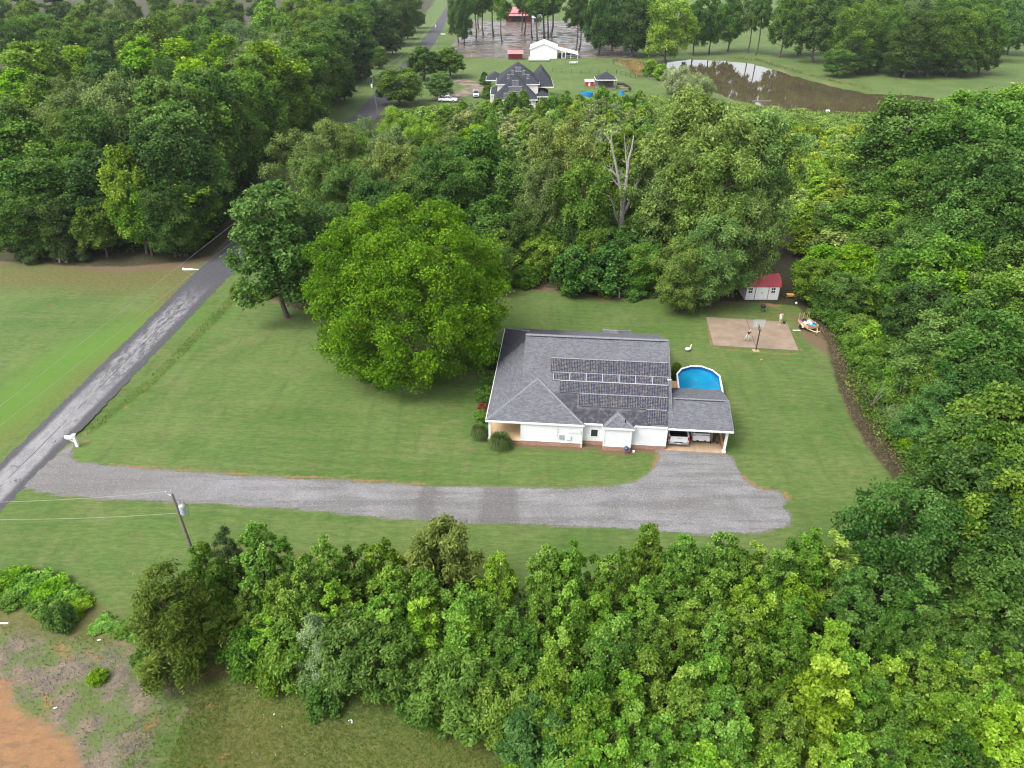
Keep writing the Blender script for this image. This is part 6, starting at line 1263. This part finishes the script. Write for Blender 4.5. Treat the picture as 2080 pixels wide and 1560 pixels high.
hip(FH, 5.9, 9.6, 5, 16, 3.0, 1.2); hip(FH, -8.6, -4.0, 17, 24, 5.6, 1.8); hip(FH, -7.0, -4.4, 8, 18, 3.0, 1.0)
gd = MB().box(2.0, 5.2, -.06, 0, 0, 2.5).build('garage_door', M['white'], FH); m = MB()
for z in (.62, 1.24, 1.86): m.box(2.02, 5.18, -.075, -.06, z-.02, z+.02)
m.build('groove', M['greymetal'], gd)
for x in (-4.6, -2.6): f_ = MB().box(x-.7, x+.7, -.04, 0, 1.0, 2.3).build('window', M['windowglass'], FH); MB().box(x-.8, x+.8, -.05, -.01, .9, 1.0).build('sill', M['trim'], f_)
for x in (6.5, 7.7, 8.9): f_ = MB().box(x-.42, x+.42, 4.95, 5.0, .8, 2.6).build('window', M['windowglass'], FH); MB().box(x-.5, x+.5, 4.93, 4.99, 2.6, 2.7).build('frame', M['trim'], f_)
fs_ = thing('solar_array', 'solar panels in stepped rows on the front hips of the far house', 'solar panels', (q.x, q.y, 0), 0)
def hip_panels(x0, y0, z0, rise, run, rows_):
    sl_ = math.atan2(rise, run)
    for (d0, cx_, n, pw, L) in rows_:
        yc = y0 + d0*math.cos(sl_); zc = z0 + d0*math.sin(sl_) + .12
        for i in range(n):
            p = part('panel', FP, fs_, (cx_ + (i-(n-1)/2)*pw, yc, zc), (sl_, 0, 0)); part('frame', FFR, p)
fp = MB().box(-.48, .48, -.8, .8, -.02, .015); FP = fp.mesh('panel', M['solar']); m = MB()
for z in ((-.5,.5,.8,.86,-.03,.03), (-.5,.5,-.86,-.8,-.03,.03)): m.box(*z)
FFR = m.mesh('frame', M['steel'])
hip_panels(-.0, -.45, 3.02, 6.0, 6.35, [(1.2, 0, 7, 1.0, 1.7), (3.4, 0, 4, 1.0, 1.7), (5.5, 0, 2, 1.0, 1.7)])
hip_panels(.8, 6.15, 6.12, 5.0, 6.45, [(2.6, .8-2.9, 1, 1, 1.7), (2.6, .8+2.9, 1, 1, 1.7), (4.2, .8-1.7, 1, 1, 1.7), (4.2, .8+1.7, 1, 1, 1.7), (5.4, .8, 2, 1.0, 1.7)])
# white barn with lean-to
q = G(1104, 119); B_ = thing('white_barn', 'white metal barn with a sloping lean-to beyond the far house', 'barn', (q.x, q.y, 0), R_(-3))
MB().prism([(-5.6, 0), (5.6, 0), (5.6, 3.6), (0, 5.6), (-5.6, 3.6)], 'y', 0, 15).build('wall', M['tarp'], B_)
for s in (-1, 1): MB().slab([(s*5.9, -.4, 3.62), (s*5.9, 15.4, 3.62), (0, 15.4, 5.75), (0, -.4, 5.75)][::s], .12).build('roof', M['tarp'], B_)
MB().slab([(5.9, .5, 3.4), (14.5, .5, 1.5), (14.5, 11, 1.5), (5.9, 11, 3.4)], .12).build('lean_to_roof', M['tarp'], B_)
for x, h in ((7.6, 2.9), (9.2, 2.6), (11.4, 2.1), (14.2, 1.45)): MB().box(x-.1, x+.1, .6, .8, 0, h).build('post', M['white'], B_)
MB().box(6.2, 14.2, 6, 6.2, 0, 1.4).build('back_wall', M['oldwood'], B_)
for k_ in (.5, 1.0): MB().box(9.3, 14.1, .65, .75, k_, k_+.08).build('rail', M['white'], B_)
d_ = MB().box(7.7, 9.1, .55, .62, .1, 2.5).build('door', M['dark'], B_); m = MB()
for z in ((7.7,7.85,.5,.56,.1,2.5), (8.95,9.1,.5,.56,.1,2.5), (7.85,8.95,.5,.56,2.35,2.5), (7.85,8.95,.5,.56,.1,.25)): m.box(*z)
m.build('frame', M['white'], d_)
q = G(1095, 124.5); o = MB().tube([(-4.2, 0, .85), (4.2, .3, .85)], .85, 14).build('tank', M['tarp']); o.location = (q.x, q.y, 0); tag(o, 'long white tank lying in front of the white barn', 'tank')
# red barn
q = G(1054, 44.5); B2 = thing('red_barn', 'dark red barn with a pale red two-step metal roof among the tall trunks', 'barn', (q.x, q.y, 0), 0)
MB().box(-7.6, 7.6, 3, 13, 0, 4.6).build('wall', M['barnred'], B2)
for x in (-7.4, -4.4, -1.5, 1.5, 4.4, 7.4): MB().box(x-.2, x+.2, -.1, .3, 0, 3.4).build('post', M['barnred'], B2)
MB().box(-7.5, -4.4, .1, .25, 0, 3.3).build('front_wall', M['barnred'], B2); MB().box(4.4, 7.5, .1, .25, 0, 3.3).build('front_wall', M['barnred'], B2); MB().box(-4.4, 4.4, 2.5, 2.6, 0, 3.2).build('opening_shade_sheet', M['dark'], B2)  # dark sheet colours in the shade of the open barn front
MB().slab([(-8, -.8, 3.4), (8, -.8, 3.4), (8, 3.2, 4.4), (-8, 3.2, 4.4)], .15).build('lower_roof', M['barnroof'], B2); MB().slab([(-8, 2.4, 4.8), (8, 2.4, 4.8), (8, 8, 7.4), (-8, 8, 7.4)], .15).build('roof', M['barnroof'], B2); MB().slab([(-8, 8, 7.4), (8, 8, 7.4), (8, 13.6, 4.8), (-8, 13.6, 4.8)], .15).build('roof', M['barnroof'], B2)
q = G(1090, 46); o = thing('grey_outbuilding', 'grey lean-to outbuilding right of the red barn', 'shed', (q.x, q.y, 0)); MB().box(-2.6, 2.6, 0, 5, 0, 2.6).build('wall', M['greymetal'], o); MB().slab([(-3, -.4, 2.6), (3, -.4, 2.6), (3, 5.4, 4.2), (-3, 5.4, 4.2)], .15).build('roof', M['steel'], o); MB().box(-1.6, 1.6, -.03, 0, .1, 2.0).build('opening_shade', M['dark'], o)  # doorway shade drawn as a dark sheet on the wall
q = G(1047, 121); o = thing('red_shed', 'small red shed with a pale red roof behind the far house', 'shed', (q.x, q.y, 0)); MB().box(-2.9, 2.9, 0, 4, 0, 2.3).build('wall', M['barnred'], o); MB().slab([(-3.3, -.4, 2.25), (3.3, -.4, 2.25), (3.3, 2.0, 3.3), (-3.3, 2.0, 3.3)], .1).build('roof', M['barnroof'], o); MB().slab([(-3.3, 2.0, 3.3), (3.3, 2.0, 3.3), (3.3, 4.4, 2.25), (-3.3, 4.4, 2.25)], .1).build('roof', M['barnroof'], o)
# pavilion, slide, pool, red playhouse
q = G(1231, 181); o = thing('pavilion', 'open pavilion with a dark hip roof beside the far pool', 'pavilion', (q.x, q.y, 0))
for x in (-3.0, 3.0):
    for y in (0, 5.6): MB().box(x-.13, x+.13, y-.13, y+.13, 0, 2.9).build('post', M['oldwood'], o)
hip(o, -3.1, 3.1, -.1, 5.7, 2.95, 1.9, .35); MB().box(-3.2, 3.2, -.2, 5.8, 0, .25).build('floor', M['oldwood'], o); MB().box(-2.9, 2.9, 5.4, 5.6, .25, 2.6).build('back_wall', M['oldwood'], o)
q = G(1268, 186); o = thing('play_slide', 'dark green tube slide and wooden platform right of the pavilion', 'slide', (q.x, q.y, 0)); MB().tube([(-2.5, .5, 2.4), (-.5, .5, 2.3), (1.2, .2, 1.5), (2.2, 0, .5)], [.45, .45, .45, .45], 10).build('tube', M['dark'], o); MB().box(-1.7, 1.2, -.8, .6, 1.2, 1.35).build('platform', M['redp'], o)
for x in (-1.6, 1.1): MB().box(x-.08, x+.08, -.78, -.62, 0, 1.2).build('post', M['oldwood'], o)
for u_, lb, wd in ((1190, 'bright blue frame pool of the far house behind the thicket', 4.4), (1262, 'small blue paddling pool right of the pavilion', 1.5)):
    q = G(u_, 195 if wd > 3 else 192); o = thing('frame_pool', lb, 'pool', (q.x, q.y, 0), 0, 'blue pools at the far house'); m = MB(); n_ = 18; rx_, ry_ = wd*.5, wd*.42
    m.lathe([(1, 0), (1, 1.15)], n=n_); m.v = [(x*rx_, y*ry_, z) for x, y, z in m.v]; m.f = m.f[:-2]; m.build('wall', M['brightblue'], o); m = MB(); m.add([(rx_*.97*math.cos(6.2832*i/n_), ry_*.97*math.sin(6.2832*i/n_), 1.0) for i in range(n_)], [tuple(range(n_))]); m.build('water', M['poolwater'], o)
q = G(1197, 175); o = thing('playhouse', 'bright red plastic playhouse left of the pavilion', 'playhouse', (q.x, q.y, 0)); MB().box(-1.4, 1.4, 0, 1.6, 0, 1.5).build('wall', M['redtoy'], o); MB().slab([(-1.6, -.2, 1.45), (1.6, -.2, 1.45), (1.6, .8, 2.1), (-1.6, .8, 2.1)], .08).build('roof', M['bagwhite'], o); MB().slab([(-1.6, .8, 2.1), (1.6, .8, 2.1), (1.6, 1.8, 1.45), (-1.6, 1.8, 1.45)], .08).build('roof', M['bagwhite'], o); MB().box(-.3, .3, -.03, 0, .05, 1.2).build('door', M['white'], o)
q = G(1165, 130); o = thing('picnic_table', 'pale picnic table on the grass beyond the black fence', 'picnic table', (q.x, q.y, 0), .1); MB().box(-1.7, 1.7, -.5, .5, .72, .8).build('table_top', M['bagwhite'], o)
for s in (-1, 1): MB().box(-1.7, 1.7, s*.95-.17, s*.95+.17, .42, .48).build('bench', M['bagwhite'], o); MB().box(s*1.2-.08, s*1.2+.08, -.9, .9, 0, .72).build('leg', M['oldwood'], o)
def fence(name, pts, h, gap, label, mt, rails=2):
    P_ = [G(*p_) for p_ in pts]; o = thing(name, label, 'fence', P_[0], 0, 'fences round the far yard'); b = P_[0]
    for a, c in zip(P_[:-1], P_[1:]):
        n = max(1, int((c-a).length/gap))
        for i in range(n+1): x = a.lerp(c, i/n)-b; MB().box(x.x-.06, x.x+.06, x.y-.06, x.y+.06, 0, h+.05).build('post', M[mt], o)
        for k_ in range(rails): z = h*(k_+1)/rails - .06; MB().bar((a.x-b.x, a.y-b.y, z), (c.x-b.x, c.y-b.y, z), .045).build('rail', M[mt], o)
    return o
fence('metal_fence', [(1122,146),(1180,150),(1252,150),(1290,160)], 1.4, 3.0, 'black metal fence across the grass behind the far pool', 'dark', 3)
fence('wire_fence', [(932,117),(985,118),(1030,118)], 1.4, 4.0, 'grey wire fence between the muddy yard and the far lawn', 'greymetal', 3)
fence('wire_fence', [(1168,119),(1212,121),(1246,131),(1300,152),(1335,172)], 1.3, 5.0, 'thin wire fence running down to the pond willows', 'oldwood', 2)
fence('wood_fence', [(940,147),(1002,147)], .6, 4.0, 'low wooden border left of the far house', 'oldwood', 1)
q = G(1252, 127); o = thing('gate', 'dark metal gate in the wire fence by the dark trees', 'gate', (q.x, q.y, 0)); 
for z in (.3, .75, 1.2): MB().box(-1.8, 1.8, -.03, .03, z-.04, z+.04).build('bar', M['dark'], o)
q = G(1548, 206); o = tag(MB().tube([(-3, 0, .1), (3, .6, .1)], [.18, .12], 8).build('floating_log', M['barkpale']), 'pale log floating near the near shore of the pond', 'log'); o.location = (q.x, q.y, 0)
q = G(1681, 227); o = tag(MB().box(-.5, .5, -.4, .4, 0, .5).build('float', M['bagwhite'], bevel=.08), 'white float at the near edge of the pond', 'float'); o.location = (q.x, q.y, 0)
q = G(900, 70); o = tag(MB().box(-1.2, 1.2, -.3, .3, 0, .35).build('planter_box', M['bagwhite']), 'low white box on the road verge by the muddy yard', 'box'); o.location = (q.x, q.y, 0)

# ---------------------------------------------------------------- thin humid air
hz = MB().box(-3100, 3100, -450, 5300, -1.3, 46).build('haze', bpy.data.materials.new('haze')); hm = hz.data.materials[0]; hm.use_nodes = True
hn = hm.node_tree.nodes; hn.clear(); ho = hn.new('ShaderNodeOutputMaterial'); hv = hn.new('ShaderNodeVolumePrincipled')
hv.inputs['Density'].default_value = .00008; hv.inputs['Color'].default_value = (.88, .94, 1.0, 1); hv.inputs['Anisotropy'].default_value = .2
hm.node_tree.links.new(hv.outputs[0], ho.inputs['Volume']); tag(hz, kind='stuff')
T_ = sum(len(m.loops)-2*len(m.polygons) for m in bpy.data.meshes); print('unique tris', T_, [o['label'] for o in bpy.data.objects if len(o.get('label','').split()) > 16][:4])
